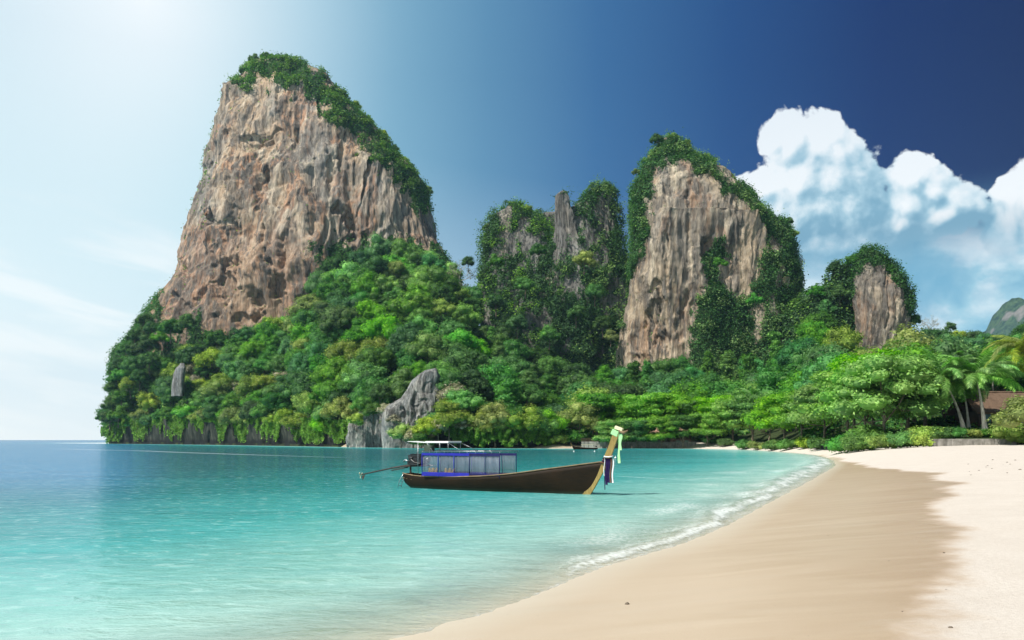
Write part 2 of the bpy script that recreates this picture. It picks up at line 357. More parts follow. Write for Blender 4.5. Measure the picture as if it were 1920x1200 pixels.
def rockmat(name, pal, streak=1.0, sc_=1.0, bd=1.2):
    m, n, out = newmat(name); t = n.node('ShaderNodeTexCoord').outputs['Object']
    wv_ = n.noise(t, .03*sc_, 3, .5, out='Color')
    tp = n.vmath('ADD', t, n.vmath('SCALE', wv_, scale=9/sc_))
    big = n.noise(n.scalev(tp, 1, 1, .55), .022*sc_, 5, .6)
    stv = n.noise(n.scalev(tp, 1, 1, .10), .16*sc_, 6, .62, .3)
    fine = n.noise(n.scalev(tp, 1, 1, .35), .55*sc_, 8, .68)
    blot = n.noise(n.scalev(tp, 1, 1, .6), .055*sc_, 6, .62, .6)
    base = n.mix(n.mr(big, .44, .56), pal['a'], pal['b'])
    base = n.mix(n.math('MULTIPLY', n.mr(stv, .50, .58), .8), base, pal['pale'])
    base = n.mix(n.math('MULTIPLY', n.mr(blot, .51, .60), .8), base, pal['rust'])
    st2 = n.noise(n.scalev(tp, 1, 1, .07), .30*sc_, 5, .6)
    aw_ = n.node('ShaderNodeAttribute'); aw_.attribute_name = 'warm'; wn_ = n.math('ADD', aw_.outputs['Fac'], n.math('MULTIPLY', n.math('SUBTRACT', blot, .5), 1.6))
    base = n.mix(n.math('MULTIPLY', n.mr(wn_, .30, .75), .70), base, n.mix(n.mr(big, .4, .6), (.46,.20,.085,1), (.38,.20,.10,1)))
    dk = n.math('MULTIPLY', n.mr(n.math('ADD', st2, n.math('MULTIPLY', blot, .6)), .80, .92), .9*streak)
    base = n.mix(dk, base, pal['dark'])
    bigst = n.noise(n.scalev(tp, 1, 1, .38), .040*sc_, 7, .66, .5)
    base = n.mix(n.math('MULTIPLY', n.mr(n.math('ADD', bigst, n.math('MULTIPLY', n.math('SUBTRACT', st2, .5), .5)), .525, .59), .68), base, pal['dark'])
    st3 = n.noise(n.scalev(tp, 1, 1, .11), 1.0*sc_, 8, .74)
    base = n.mix(n.math('MULTIPLY', n.mr(st3, .53, .62), .62), base, pal['dark'])
    base = n.mix(n.math('MULTIPLY', n.mr(st3, .46, .38), .40), base, pal['pale'])
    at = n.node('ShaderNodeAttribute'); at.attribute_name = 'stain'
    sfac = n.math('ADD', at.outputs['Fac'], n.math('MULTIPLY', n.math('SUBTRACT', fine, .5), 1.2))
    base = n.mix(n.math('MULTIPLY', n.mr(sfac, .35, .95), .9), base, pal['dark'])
    base = n.mix(n.mr(fine, .30, .70), n.mix(.45, base, (.03,.022,.016,1)), n.mix(.20, base, (.85,.80,.72,1)))
    ag = n.node('ShaderNodeAttribute'); ag.attribute_name = 'green'; mo = n.noise(t, .30, 7, .7)
    gf = n.mr(n.math('ADD', ag.outputs['Fac'], n.math('MULTIPLY', n.math('SUBTRACT', mo, .5), .9)), .40, .62)
    base = n.mix(n.math('MULTIPLY', gf, .93), base, n.mix(n.mr(fine, .35, .65), (.016,.045,.014,1), (.05,.11,.030,1)))
    h = n.math('ADD', n.math('MULTIPLY', stv, 1.4), n.math('MULTIPLY', fine, .8))
    h = n.math('ADD', h, n.math('MULTIPLY', st2, .9)); h = n.math('SUBTRACT', h, n.math('MULTIPLY', st3, .7))
    principled(n, out, base, .9, .12, h, 1.0, bd); return m
R_TAN = rockmat('limestone_tan', dict(a=(.30,.265,.23,1), b=(.54,.36,.215,1), pale=(.70,.56,.40,1), rust=(.54,.225,.085,1), dark=(.050,.038,.030,1)))
R_CREAM = rockmat('limestone_cream', dict(a=(.26,.215,.17,1), b=(.52,.38,.24,1), pale=(.72,.59,.42,1), rust=(.42,.22,.11,1), dark=(.075,.060,.048,1)))
R_GREY = rockmat('limestone_grey', dict(a=(.095,.095,.095,1), b=(.17,.165,.16,1), pale=(.36,.34,.31,1), rust=(.30,.24,.18,1), dark=(.05,.05,.05,1)))
R_OUT = rockmat('outcrop_grey', dict(a=(.11,.125,.135,1), b=(.21,.225,.235,1), pale=(.44,.44,.40,1), rust=(.36,.34,.30,1), dark=(.035,.037,.04,1)), sc_=3.0, bd=.5)

# ------------------------------------------------------------------ beach + sea
near = [(-140,-300), (-70,-60), (-24,-12), (-9,3.5), (-4,7.6)]
shore_px = [(750,1200),(1000,1120),(1140,1062),(1320,1005),(1440,945),(1540,890),(1568,870),(1548,857),(1500,849.5),(1400,843.2),(1300,841.2),(1150,840.2),(1040,840.8)]
SH = catmull([near[2], near[3], near[4]]+[G0(*p) for p in shore_px], 8)
head_px = [(840,840),(650,838),(400,834),(205,832)]
LINE = near[:2]+SH+[G0(*p) for p in head_px]+[(-345,600), (-330,900), (-100,1500)]
POLY = LINE+[(9000, 9000), (9000,-4000), (-140,-4000)]
def sdist(x, y):
    d = dline(x, y, LINE); return np.where(inpoly(x, y, POLY), d, -d)
def beach_z(x, y, s=None):
    if s is None: s = sdist(x, y)
    k = sstep(y, 45, 95); L = 15-8*k; A = 1.75+.25*k
    up = A*(1-np.exp(-np.maximum(s, 0)/L))
    dn = np.maximum(s*.07*(1+k*.5), -6)
    n = fbm(st_(x*.12, y*.12, x*0), 3, 5)*.05*sstep(np.abs(s), 1, 8)
    return np.where(s > 0, up, dn)+n
def ray_ground(px, py):
    z = .8
    for _ in range(30):
        x, y = G0(px, py, z); z = .5*z+.5*float(beach_z(np.array([x]), np.array([y]))[0])
    return (x, y)
wet_px = [(1786,1199),(1796,1150),(1797,1080),(1803,1010),(1795,975),(1772,948),(1800,912),(1765,892),(1700,881),(1640,874),(1590,865),(1560,856),(1500,850),(1440,846.5)]
WET = catmull([ray_ground(*p) for p in wet_px], 6); w0 = WET[0]
WET = [(w0[0]-2.6, w0[1]-14), (w0[0]-.25, w0[1]-2.0)]+WET
WPOLY = WET+[(40, 300), (-400, 300), (-400, -100)]
def axis(lo, hi, c, s, n):
    t = np.linspace(np.arcsinh((lo-c)/s), np.arcsinh((hi-c)/s), n); return c+s*np.sinh(t)
def sand_sheet():
    xs = np.concatenate([axis(-60, 420, 3, 3.0, 460)]); ys = axis(-40, 330, 9, 5.0, 520)
    X, Y = np.meshgrid(xs, ys, indexing='ij'); s = sdist(X, Y)
    wn = fbm(st_(X*.16, Y*.16, X*0), 4, 21)*1.1*np.clip(Y/25, .3, 1.6)
    Z = beach_z(X, Y, s)
    wd = dline(X, Y, WET); ins = inpoly(X, Y, WPOLY); wet = np.where(ins, wd, -wd)+wn*.55
    # footprints trampled dry sand
    dry = sstep(-wet, .3, 3)
    Z = Z+dry*(fbm(st_(X*2.2, Y*2.2, X*0), 3, 44)*.012+fbm(st_(X*.5, Y*.5, X*0), 2, 48)*.03)
    me = mesh_np('beach_sand', np.stack([X, Y, Z], -1).reshape(-1, 3), grid_faces(len(xs), len(ys)), SAND, True, dict(wet=wet, shore=s, damp=wet/np.clip(Y/11, .8, 7)))
    tag(ob('beach', me), kind='structure')
m, n, out = newmat('sand'); t = n.node('ShaderNodeTexCoord').outputs['Object']
aw = n.node('ShaderNodeAttribute'); aw.attribute_name = 'wet'; ash = n.node('ShaderNodeAttribute'); ash.attribute_name = 'shore'
n1 = n.noise(t, .9, 6, .6); n2 = n.noise(t, 14, 6, .7); n3 = n.noise(t, 120, 3, .6); nst = n.noise(n.scalev(t, .5, 2.2, 1), .55, 6, .6, .6)
wf = n.mr(n.math('ADD', aw.outputs['Fac'], n.math('MULTIPLY', n.math('SUBTRACT', n1, .5), 1.6)), -.22, .6, 0, 1, True)
adp = n.node('ShaderNodeAttribute'); adp.attribute_name = 'damp'; wf2 = n.mr(n.math('ADD', adp.outputs['Fac'], n.math('MULTIPLY', n.math('SUBTRACT', nst, .5), 1.5)), .1, 2.9)
dryc = n.mix(n.mr(n2, .3, .7), (.60,.525,.455,1), (.72,.645,.575,1)); dryc = n.mix(n.mr(n1, .35, .65), n.mix(.20, dryc, (.46,.38,.31,1)), dryc)
wetc = n.mix(n.mr(nst, .30, .70), (.41,.28,.172,1), (.47,.335,.215,1)); wetc = n.mix(wf2, wetc, n.mix(n.mr(nst, .3, .7), (.58,.45,.32,1), (.63,.50,.37,1))); wetc = n.mix(n.mr(ash.outputs['Fac'], 1.2, -.8), wetc, (.70,.62,.50,1))
wetc = n.mix(n.math('MULTIPLY', n.mr(n.noise(n.scalev(t, .35, 2.6, 1), .8, 5, .6, .3), .54, .64), .16), wetc, (.62,.54,.44,1))
c = n.mix(wf, dryc, wetc); c = n.mix(n.math('MULTIPLY', n.mr(n3, .45, .8), .25), c, (.26,.19,.13,1))
sp = n.vor(t, 3.3); c = n.mix(n.mr(sp, .035, .02), c, (.16,.12,.08,1))
h = n.math('ADD', n.math('MULTIPLY', n2, n.mr(wf, 0, 1, 1.0, .16)), n.math('MULTIPLY', n3, n.mr(wf, 0, 1, .35, .08)))
h = n.math('ADD', h, n.math('MULTIPLY', nst, n.math('MULTIPLY', wf, .5)))
principled(n, out, c, n.mr(wf, 0, 1, .95, .36), n.mr(wf, 0, 1, .1, .35), h, .55, .035); SAND = m
sand_sheet()

m, n, out = newmat('sea_water'); t = n.node('ShaderNodeTexCoord').outputs['Object']
ad = n.node('ShaderNodeAttribute'); ad.attribute_name = 'shore'; dist = n.math('MULTIPLY', ad.outputs['Fac'], -1.0)
af = n.node('ShaderNodeAttribute'); af.attribute_name = 'foam'; ac = n.node('ShaderNodeAttribute'); ac.attribute_name = 'open'
na = n.noise(t, .35, 4, .6); nb = n.noise(n.scalev(t, .35, 1, 1), .09, 4, .55, .4)
dd = n.math('ADD', dist, n.math('MULTIPLY', n.math('SUBTRACT', nb, .5), n.math('MULTIPLY', dist, .9)))
body = n.ramp(n.math('POWER', n.mr(dd, 0, 120), .5), [(0, (.62,.64,.54,1)), (.12, (.42,.58,.51,1)), (.22, (.24,.50,.45,1)), (.33, (.060,.36,.35,1)), (.47, (.011,.19,.195,1)), (.66, (.005,.105,.12,1)), (1, (.004,.085,.11,1))])  # deeper teal offshore, with the cliffs' dark reflection partly put into it
body = n.mix(ac.outputs['Fac'], body, (.030,.19,.37,1))  # blue reflection of the sky painted into the water at left
rs1 = n.noise(n.scalev(t, .85, 1.5, 1), 1.9, 6, .68, .9); rs2 = n.noise(n.scalev(t, .25, 1.2, 1), .20, 6, .66, .6)
body = n.mix(n.math('MULTIPLY', n.mr(rs1, .50, .60), .24), body, n.vmath('MULTIPLY', body, (.50,.66,.68)))  # dark wave streaks: ripple shading put into the water colour
body = n.mix(n.math('MULTIPLY', n.mr(rs2, .48, .60), .30), body, n.vmath('MULTIPLY', body, (.45,.62,.66)))
body = n.mix(n.math('MULTIPLY', n.mr(rs1, .45, .36), .30), body, (.55,.78,.73,1))  # pale ripple sparkle painted into the water colour
# ripples
geo = n.node('ShaderNodeNewGeometry'); cd = n.node('ShaderNodeCameraData')
r1 = n.noise(n.scalev(t, .85, 1.4, 1), 1.2, 5, .62, .5); r2 = n.noise(n.scalev(t, .6, 1.3, 1), 4.5, 4, .6, .3); r3 = n.noise(n.scalev(t, .5, 1, 1), .16, 3, .5, .2)
hh = n.math('ADD', n.math('MULTIPLY', r1, .30), n.math('ADD', n.math('MULTIPLY', r2, .07), n.math('MULTIPLY', r3, .8)))
bn = n.node('ShaderNodeBump'); bn.inputs['Strength'].default_value = .75; bn.inputs['Distance'].default_value = .55; n.put(bn.inputs['Height'], hh)
df = n.node('ShaderNodeBsdfDiffuse'); n.put(df.inputs[0], body)
gl = n.node('ShaderNodeBsdfGlossy'); gl.inputs['Roughness'].default_value = .07; gl.inputs[0].default_value = (.9,.95,1,1)
fr = n.node('ShaderNodeFresnel'); fr.inputs[0].default_value = 1.33
for q in (gl, fr): n.l.new(bn.outputs[0], q.inputs['Normal'])
bn2 = n.node('ShaderNodeBump'); bn2.inputs['Strength'].default_value = .35; bn2.inputs['Distance'].default_value = .4; n.put(bn2.inputs['Height'], hh); n.l.new(bn2.outputs[0], df.inputs['Normal'])
tr = n.node('ShaderNodeBsdfTransparent'); tr.inputs[0].default_value = (.98,.99,.98,1)
clear = n.math('SUBTRACT', 1.0, n.mr(dd, -.4, 3.4, 0, 1), clamp=True)
clear = n.math('POWER', clear, 1.4)
m1 = n.node('ShaderNodeMixShader'); n.put(m1.inputs[0], clear); n.l.new(df.outputs[0], m1.inputs[1]); n.l.new(tr.outputs[0], m1.inputs[2])
m2 = n.node('ShaderNodeMixShader'); n.put(m2.inputs[0], n.math('MULTIPLY', fr.outputs[0], .55)); n.l.new(m1.outputs[0], m2.inputs[1]); n.l.new(gl.outputs[0], m2.inputs[2])
# foam
fn = n.noise(t, 5.5, 6, .68, .6); fv = n.vor(n.vmath('ADD', t, n.vmath('SCALE', n.noise(t, 3, 2, .5, out='Color'), scale=.25)), 5.0, 'DISTANCE_TO_EDGE')
ff = n.math('ADD', af.outputs['Fac'], n.math('MULTIPLY', n.math('SUBTRACT', fn, .5), 1.1)); ff = n.math('SUBTRACT', ff, n.math('MULTIPLY', fv, 1.3))
ffac = n.mr(ff, .05, .90, 0, .74)
fd = n.node('ShaderNodeBsdfDiffuse'); fd.inputs[0].default_value = (.80,.82,.80,1)
m3 = n.node('ShaderNodeMixShader'); n.put(m3.inputs[0], ffac); n.l.new(m2.outputs[0], m3.inputs[1]); n.l.new(fd.outputs[0], m3.inputs[2])
n.l.new(m3.outputs[0], out.inputs[0]); SEA = m
def sea():
    xs = axis(-3300, 3300, 5, 7.0, 620); ys = axis(-300, 3500, 12, 8.0, 660)
    X, Y = np.meshgrid(xs, ys, indexing='ij'); s = sdist(X, Y)
    wob = fbm(st_(X*.35, Y*.35, X*0), 3, 61)*.35+fbm(st_(X*1.2, Y*1.2, X*0), 2, 66)*.12
    px = CX+F*X/np.maximum(Y, .1)
    along = sstep(Y, 14, 18)*(1-sstep(Y, 100, 160))       # the breaking stretch of the shore
    sc_y = np.clip(Y/24, .6, 2.6)
    sb = (-s+wob*sc_y)/sc_y
    foam = along*(np.exp(-((sb-.50)/.17)**2)*.85+.40*np.exp(-((sb-1.15)/.50)**2)*(.75+.8*fbm(st_(X*.4, Y*.4, X*0), 3, 71))+.40*np.exp(-((sb-2.4)/.7)**2)*(.6+fbm(st_(X*.25, Y*.25, X*0), 3, 75)))
    foam = foam*(.95+.4*fbm(st_(X*.5, Y*.5, X*0), 2, 81))
    foam = foam+.40*np.exp(-((sb-.03)/.20)**2)*sstep(Y, 8.5, 12)*(1-sstep(Y, 60, 100))
    foam = np.maximum(foam, .55*np.exp(-((-s-.6)/1.0)**2)*sstep(Y, 120, 180)*(px > 1030))
    wl = [G0(*p) for p in [(118,841.5),(200,844),(260,845),(330,848),(450,852),(640,858)]]
    wk = dline(X, Y, wl); foam = np.maximum(foam, .62*np.exp(-(wk/1.6)**2)*(1-.6*sstep(X, -60, -20)))
    wl2 = [G0(*p) for p in [(1165,893),(1230,897),(1290,899),(1345,896)]]
    foam = np.maximum(foam, .50*np.exp(-(dline(X, Y, wl2)/.35)**2))
    Z = along*.10*sc_y*np.exp(-((sb-.75)/.35)**2)+.02*fbm(st_(X*.5, Y*.9, X*0), 2, 90)*np.exp(-np.hypot(X, Y-12)/60)
    Z = np.where(s > 0, -.02-np.clip(s, 0, 2)*.06, Z)
    reflw = sstep(-X/np.maximum(Y, 1)*F, 600, 800)*sstep(Y, 18, 60)*.8  # wedge of water at left tinted with the sky's reflection
    tag(ob('sea', mesh_np('sea', np.stack([X, Y, Z], -1).reshape(-1, 3), grid_faces(len(xs), len(ys)), SEA, True, dict(shore=s, foam=foam, open=reflw))), kind='structure')
sea()

# ------------------------------------------------------------------ cliffs (karst towers)
def tower(name, yc, left, right, ratio, nth, nz, seed, mat, dents=(), wedge=None, amp=1.0, minb=6, zlow=-6, rootpy=None, power=2.8, label=None, stainf=None, kind='structure', cat=None, fs=1.0, warmf=None):
    L = np.array(left, float); R = np.array(right, float)
    zt = H+(HY-min(L[:, 1].min(), R[:, 1].min()))/F*yc
    v = np.linspace(0, 1, nz); z = zlow+(zt-zlow)*(1-(1-v)**1.25)
    py = HY-(z-H)*F/yc
    Ls = L[np.argsort(L[:, 1])]; Rs = R[np.argsort(R[:, 1])]
    xl = (np.interp(py, Ls[:, 1], Ls[:, 0])-CX)/F*yc; xr = (np.interp(py, Rs[:, 1], Rs[:, 0])-CX)/F*yc
    hw = np.maximum((xr-xl)/2, .3); xc = (xr+xl)/2
    b = np.maximum(hw*ratio, np.minimum(minb, hw*1.2))
    # resample theta denser at the front
    th = np.linspace(0, 2*PI, nth, endpoint=False); th = th+.35*np.sin(2*th)*0
    nf_ = int(nth*.68); th = np.concatenate([np.linspace(0, PI, nf_, endpoint=False), np.linspace(PI, 2*PI, nth-nf_, endpoint=False)])
    TH, _ = np.meshgrid(th, z, indexing='ij'); HW = hw[None]; B = b[None]; Zg = np.broadcast_to(z[None], TH.shape).copy()
    u = -np.cos(TH); s = np.sin(TH); isf = s >= 0
    us = np.sign(u)*np.abs(u)**(2/power); ss = np.sign(s)*np.abs(s)**(2/power)
    X = xc[None]+us*HW*.985; Yf = ss
    if wedge is not None:
        u0 = np.interp(py, [w[0] for w in wedge], [w[1] for w in wedge])[None]
        uu = us; prof = np.where(uu < u0, (uu+1)/(u0+1), (1-uu)/(1-u0)*.55+.45*np.clip((1-uu)/.3, 0, 1))
        prof = np.clip(prof, 0, 1); Yf = np.where(isf, .55*prof+.45*ss, ss)
    Y = yc-Yf*B; X = X+(Y-yc)*(xc[None]/yc)*.95
    nx = us*HW; ny = Y-yc; nn = np.hypot(nx/HW, ny/B); nxn = (nx/HW**1.0)/np.maximum(nn, .01); nyn = (ny/B)/np.maximum(nn, .01)
    k = amp; p3 = st_(X, Y, Zg)*fs
    sl_ = fbm(p3*np.array([1, 1, .4])/48+seed, 3, seed)*8.5
    pw3 = p3+np.stack([fbm(p3/20, 2, seed+3)*7]*3, -1); fl = .9*(ridge(pw3*np.array([1, 1, .10])/15+seed, 3, seed+5)-1)*1.9*(.45+sstep(fbm(p3/60+3, 2, seed+7), -.35, .35))*.75
    fl2 = (ridge(p3*np.array([1, 1, .08])/5.5+seed, 3, seed+9)-.9)*.65; crk = ridge(pw3*np.array([1, 1, .13])/24+seed, 2, seed+10); fl2 = fl2-np.clip(crk-1.15, 0, .5)*7
    led = fbm(pw3*np.array([1, 1, .34])/11+seed, 4, seed+13)*.6
    # overhanging steps: sawtooth in height, distorted
    w_ = Zg*fs/26+fbm(p3/33+seed, 2, seed+17)*1.6; saw = (w_-np.floor(w_)); saw = sstep(saw, 0, .86)*(1-sstep(saw, .72, 1.0))
    stp = (saw-.4)*.6*(.4+sstep(fbm(p3/50+9, 2, seed+19), -.2, .3))
    fine = fbm(p3*np.array([1, 1, .35])/3.2, 3, seed+23)*.6
    d = (sl_+fl+fl2+led+stp+fine)*k
    stain = np.zeros_like(d)
    pxs = CX+F*X/Y; pys = HY-(Zg-H)/Y*F
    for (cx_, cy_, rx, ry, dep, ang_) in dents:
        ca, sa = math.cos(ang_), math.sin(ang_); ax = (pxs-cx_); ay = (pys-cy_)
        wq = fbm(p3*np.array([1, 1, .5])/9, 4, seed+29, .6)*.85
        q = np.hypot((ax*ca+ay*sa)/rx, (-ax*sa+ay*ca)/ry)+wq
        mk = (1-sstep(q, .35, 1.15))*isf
        d = d-mk*dep*.6; stain = np.maximum(stain, mk*.40)  # dents also darkened in colour, painting in the shade of the hollows
    tf = np.clip((z-zlow)/(zt-zlow), 0, 1)[None]; small = np.minimum(1, HW/12)
    d = d*small
    X = X+nxn*d; Y = Y+nyn*d; Zg = Zg+np.clip(1-HW/22, 0, 1)**2*fbm(st_(X/9, Y/9, Zg/30), 3, seed+31)*2.5*k
    warm = warmf(pxs, pys) if warmf is not None else np.zeros_like(d)
    if stainf is not None: stain = np.maximum(stain, stainf(pxs, pys))
    V = np.stack([X, Y, Zg], -1).reshape(-1, 3)
    o = ob(name, mesh_np(name, V, grid_faces(nth, nz, True), mat, True, dict(stain=stain, warm=warm)))
    tag(o, label, cat, None, kind)
    # normals for planting
    Vg = V.reshape(nth, nz, 3); du = np.roll(Vg, -1, 0)-np.roll(Vg, 1, 0); dv = np.gradient(Vg, axis=1); N = np.cross(du, dv); ar = np.linalg.norm(N, axis=-1); N = N/np.maximum(ar, 1e-9)[..., None]
    return o, Vg, N, ar/2

A_L = [(500,109),(486,106),(470,118),(440,145),(425,168),(408,174),(404,195),(388,240),(376,285),(373,330),(362,370),(352,410),(340,450),(330,490),(308,535),(290,570),(275,602),(252,640),(234,662),(222,700),(216,740),(206,770),(199,790),(204,812),(212,835)]
A_R = [(504,109),(540,118),(575,130),(605,155),(622,178),(652,187),(662,205),(690,225),(715,250),(735,270),(745,300),(775,325),(798,350),(808,385),(818,420),(824,465),(833,490),(860,540),(890,640),(900,835)]
dA = [(405,412,26,18,10,0),(482,562,16,30,13,0),(655,408,30,12,9,.75),(668,440,16,20,8,0),(430,545,14,55,10,.1),(392,560,14,30,7,.2),(490,352,10,32,7,0),(500,322,9,20,6,.1),(468,265,30,14,6,0),(535,480,10,30,8,0),(440,462,20,40,6,0),(505,500,12,24,7,0),(545,440,8,30,5,0),(372,340,8,20,4,0),(620,320,9,40,5,0),(640,290,8,30,4,0),(555,250,6,34,5,.1),(520,180,5,24,4,0),(360,590,16,22,7,0),(330,560,10,26,6,0),(455,600,20,12,6,0),(520,540,12,20,8,.2),(415,500,10,30,7,0),(450,395,10,34,5,0),(585,330,7,40,5,.1),(690,330,6,40,5,.2),(600,200,6,30,4,0),(500,430,8,26,6,0),(350,520,10,26,6,.1),(560,560,10,20,6,0),(590,420,8,40,4,.1)]
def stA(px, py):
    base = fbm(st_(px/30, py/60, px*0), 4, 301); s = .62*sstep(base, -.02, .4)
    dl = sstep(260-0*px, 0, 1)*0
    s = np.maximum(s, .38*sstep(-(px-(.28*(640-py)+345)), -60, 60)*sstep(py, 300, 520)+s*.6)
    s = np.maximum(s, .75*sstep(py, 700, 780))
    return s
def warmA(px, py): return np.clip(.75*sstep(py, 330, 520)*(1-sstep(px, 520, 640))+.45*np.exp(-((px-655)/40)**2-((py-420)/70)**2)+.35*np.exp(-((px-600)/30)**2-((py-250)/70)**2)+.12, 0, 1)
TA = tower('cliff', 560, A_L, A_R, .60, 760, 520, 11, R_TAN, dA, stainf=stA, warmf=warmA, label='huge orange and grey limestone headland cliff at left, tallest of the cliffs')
B1_L = [(962,383),(948,392),(925,405),(905,420),(896,440),(893,480),(884,520),(880,600),(876,835)]; B1_R = [(966,383),(985,400),(1002,415),(1030,440),(1060,500),(1075,600),(1080,835)]
TB1 = tower('cliff', 470, B1_L, B1_R, .55, 300, 260, 31, R_GREY, amp=.8, label='low green-draped limestone tower right of the big headland cliff')
B2_L = [(1044,362),(1035,368),(1031,385),(1029,420),(1022,470),(1010,600),(1000,835)]; B2_R = [(1070,362),(1078,375),(1086,400),(1095,430),(1106,480),(1120,600),(1130,835)]
B0_L = [(1085,388),(1060,394),(1035,400),(1008,404),(985,412),(950,430),(915,470),(890,835)]; B0_R = [(1095,388),(1110,380),(1150,398),(1160,440),(1175,520),(1200,835)]
TB0 = tower('cliff', 500, B0_L, B0_R, .35, 260, 200, 35, R_GREY, amp=.8, label='ridge of green-covered rock joining the spires between the big cliffs')
TB2 = tower('cliff', 455, B2_L, B2_R, .6, 260, 260, 41, R_GREY, amp=.7, label='narrow dark grey limestone spire in the middle of the green cliffs')
B3_L = [(1124,352),(1112,360),(1104,378),(1080,395),(1065,480),(1050,835)]; B3_R = [(1134,352),(1148,360),(1154,378),(1152,400),(1158,430),(1166,480),(1200,600),(1220,835)]
TB3 = tower('cliff', 465, B3_L, B3_R, .5, 260, 260, 51, R_GREY, amp=.8, label='tree-topped limestone spire just left of the tall cream cliff')
C_L = [(1262,259),(1245,262),(1232,264),(1222,280),(1210,292),(1206,305),(1192,315),(1186,340),(1174,362),(1170,410),(1166,470),(1163,520),(1160,600),(1155,700),(1150,835)]
C_R = [(1268,259),(1284,268),(1294,278),(1304,296),(1322,310),(1345,322),(1362,338),(1392,356),(1412,378),(1440,398),(1452,412),(1476,412),(1484,430),(1490,470),(1498,520),(1504,600),(1512,690),(1520,835)]
dC = [(1215,590,16,40,6,.1),(1240,640,20,20,4,0),(1235,560,8,34,5,0),(1345,470,30,24,4,0),(1330,500,14,34,5,0),(1290,420,7,60,3,0),(1380,520,12,34,4,0),(1250,480,6,60,3,0),(1275,600,10,50,4,.1)]
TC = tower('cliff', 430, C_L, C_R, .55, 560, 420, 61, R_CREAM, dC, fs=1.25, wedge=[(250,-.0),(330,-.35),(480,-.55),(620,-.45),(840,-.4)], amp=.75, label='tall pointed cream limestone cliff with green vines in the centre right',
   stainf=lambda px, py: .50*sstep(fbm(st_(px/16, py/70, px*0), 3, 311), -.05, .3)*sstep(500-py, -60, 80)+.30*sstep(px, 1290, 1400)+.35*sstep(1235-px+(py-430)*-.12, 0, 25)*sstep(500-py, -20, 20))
D_L = [(1628,468),(1616,472),(1606,482),(1602,500),(1604,540),(1598,600),(1592,680),(1588,835)]
D_R = [(1634,468),(1652,480),(1668,498),(1680,515),(1692,530),(1704,552),(1708,580),(1712,620),(1716,835)]
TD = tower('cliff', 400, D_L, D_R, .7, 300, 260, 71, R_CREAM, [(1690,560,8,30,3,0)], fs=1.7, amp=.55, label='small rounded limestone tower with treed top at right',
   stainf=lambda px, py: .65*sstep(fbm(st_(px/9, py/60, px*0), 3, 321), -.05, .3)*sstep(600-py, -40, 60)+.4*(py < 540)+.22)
# low shoulder covered with trees left of the small tower
E_L = [(1585,496),(1575,500),(1562,505),(1556,530),(1540,545),(1512,560),(1490,600),(1480,835)]; E_R = [(1590,496),(1600,500),(1612,520),(1618,600),(1625,835)]
TE = tower('cliff', 410, E_L, E_R, .6, 200, 160, 81, R_GREY, amp=.6, label='green forested shoulder joined to the small limestone tower')
# headland sea rocks
O1_L = [(812,690),(798,694),(780,706),(768,716),(748,742),(732,758),(722,772),(715,835)]; O1_R = [(818,690),(826,706),(824,720),(834,740),(832,770),(826,800),(822,835)]
TO1 = tower('rock_outcrop', 251, O1_L, O1_R, .45, 240, 200, 91, R_OUT, [(780,760,6,26,3,0),(758,770,8,12,4,0)], fs=3.2, amp=.46, minb=3, label='pointed pale grey rock outcrop rising from the trees above the waterline', kind=None, cat='rock')
O2_L = [(690,768),(676,772),(664,786),(658,800),(656,820),(656,845)]; O2_R = [(705,764),(730,768),(742,775),(748,800),(745,820),(742,845)]
TO2 = tower('rock_outcrop', 264, O2_L, O2_R, .5, 220, 150, 95, R_OUT, [(700,800,5,26,2.5,0)], fs=3.2, amp=.44, minb=3, label='low blocky grey rock at the waterline left of the pointed outcrop', kind=None, cat='rock')
O3_L = [(338,682),(330,690),(325,702),(322,722)]; O3_R = [(346,680),(349,690),(347,702),(345,722)]
tower('rock_outcrop', 418, O3_L, O3_R, .6, 60, 50, 97, R_OUT, fs=3, amp=.16, minb=3, zlow=25, label='small grey rock slab poking out of the trees high on the headland', kind=None, cat='rock')

# ------------------------------------------------------------------ hillside
T_ = np.array([ # px, d_front, d_top, py of the ground at d_top, wall height
 (150,505,560,840,0),(196,492,545,805,5),(230,478,530,760,14),(300,440,490,695,14),(400,392,480,665,12),(500,345,478,645,10),(570,315,478,612,9),(620,296,478,530,8),(700,275,482,505,7),
 (800,246,486,496,5),(850,240,486,535,4),(900,238,450,640,4),(1000,236,430,705,3),(1045,243,420,715,1.2),(1160,243,395,728,1.2),(1300,242,385,732,1.2),(1400,226,385,730,.6),(1480,182,390,690,.4),(1530,155,410,610,.4),
 (1560,138,410,600,.4),(1590,128,410,668,.3),(1620,119,410,700,.3),(1700,114,430,705,.5),(1735,112,440,665,.5),(1800,107.5,450,655,.75),(1850,107,460,668,.75),(1920,107,480,668,.75),(2100,107,500,668,.7),(2400,107,500,668,.7)])
def hill(px, t):
    df = np.interp(px, T_[:, 0], T_[:, 1]); dt = np.interp(px, T_[:, 0], T_[:, 2]); pt = np.interp(px, T_[:, 0], T_[:, 3]); wh = np.interp(px, T_[:, 0], T_[:, 4])
    d = df+(dt-df)*t; zt = H-(pt-HY)/F*dt
    zb = np.where(px > 1045, np.interp(px, [1045, 1300, 1500, 1620, 1800], [.4, .5, 1.1, 1.5, 1.9]), 0)
    tt = np.clip(t, 0, None); pw = np.where(px > 1000, np.where(px > 1700, 1.15, 1.5), 1.0)
    x = (px-CX)/F*d
    z = zb+wh+(zt-zb-wh)*np.minimum(tt, 1.12)**pw
    z = z+fbm(st_(x/30, d/30, x*0), 3, 111)*3.0*sstep(t, .02, .2)
    return x, d, z
m, n, out = newmat('forest_soil'); t = n.node('ShaderNodeTexCoord').outputs['Object']
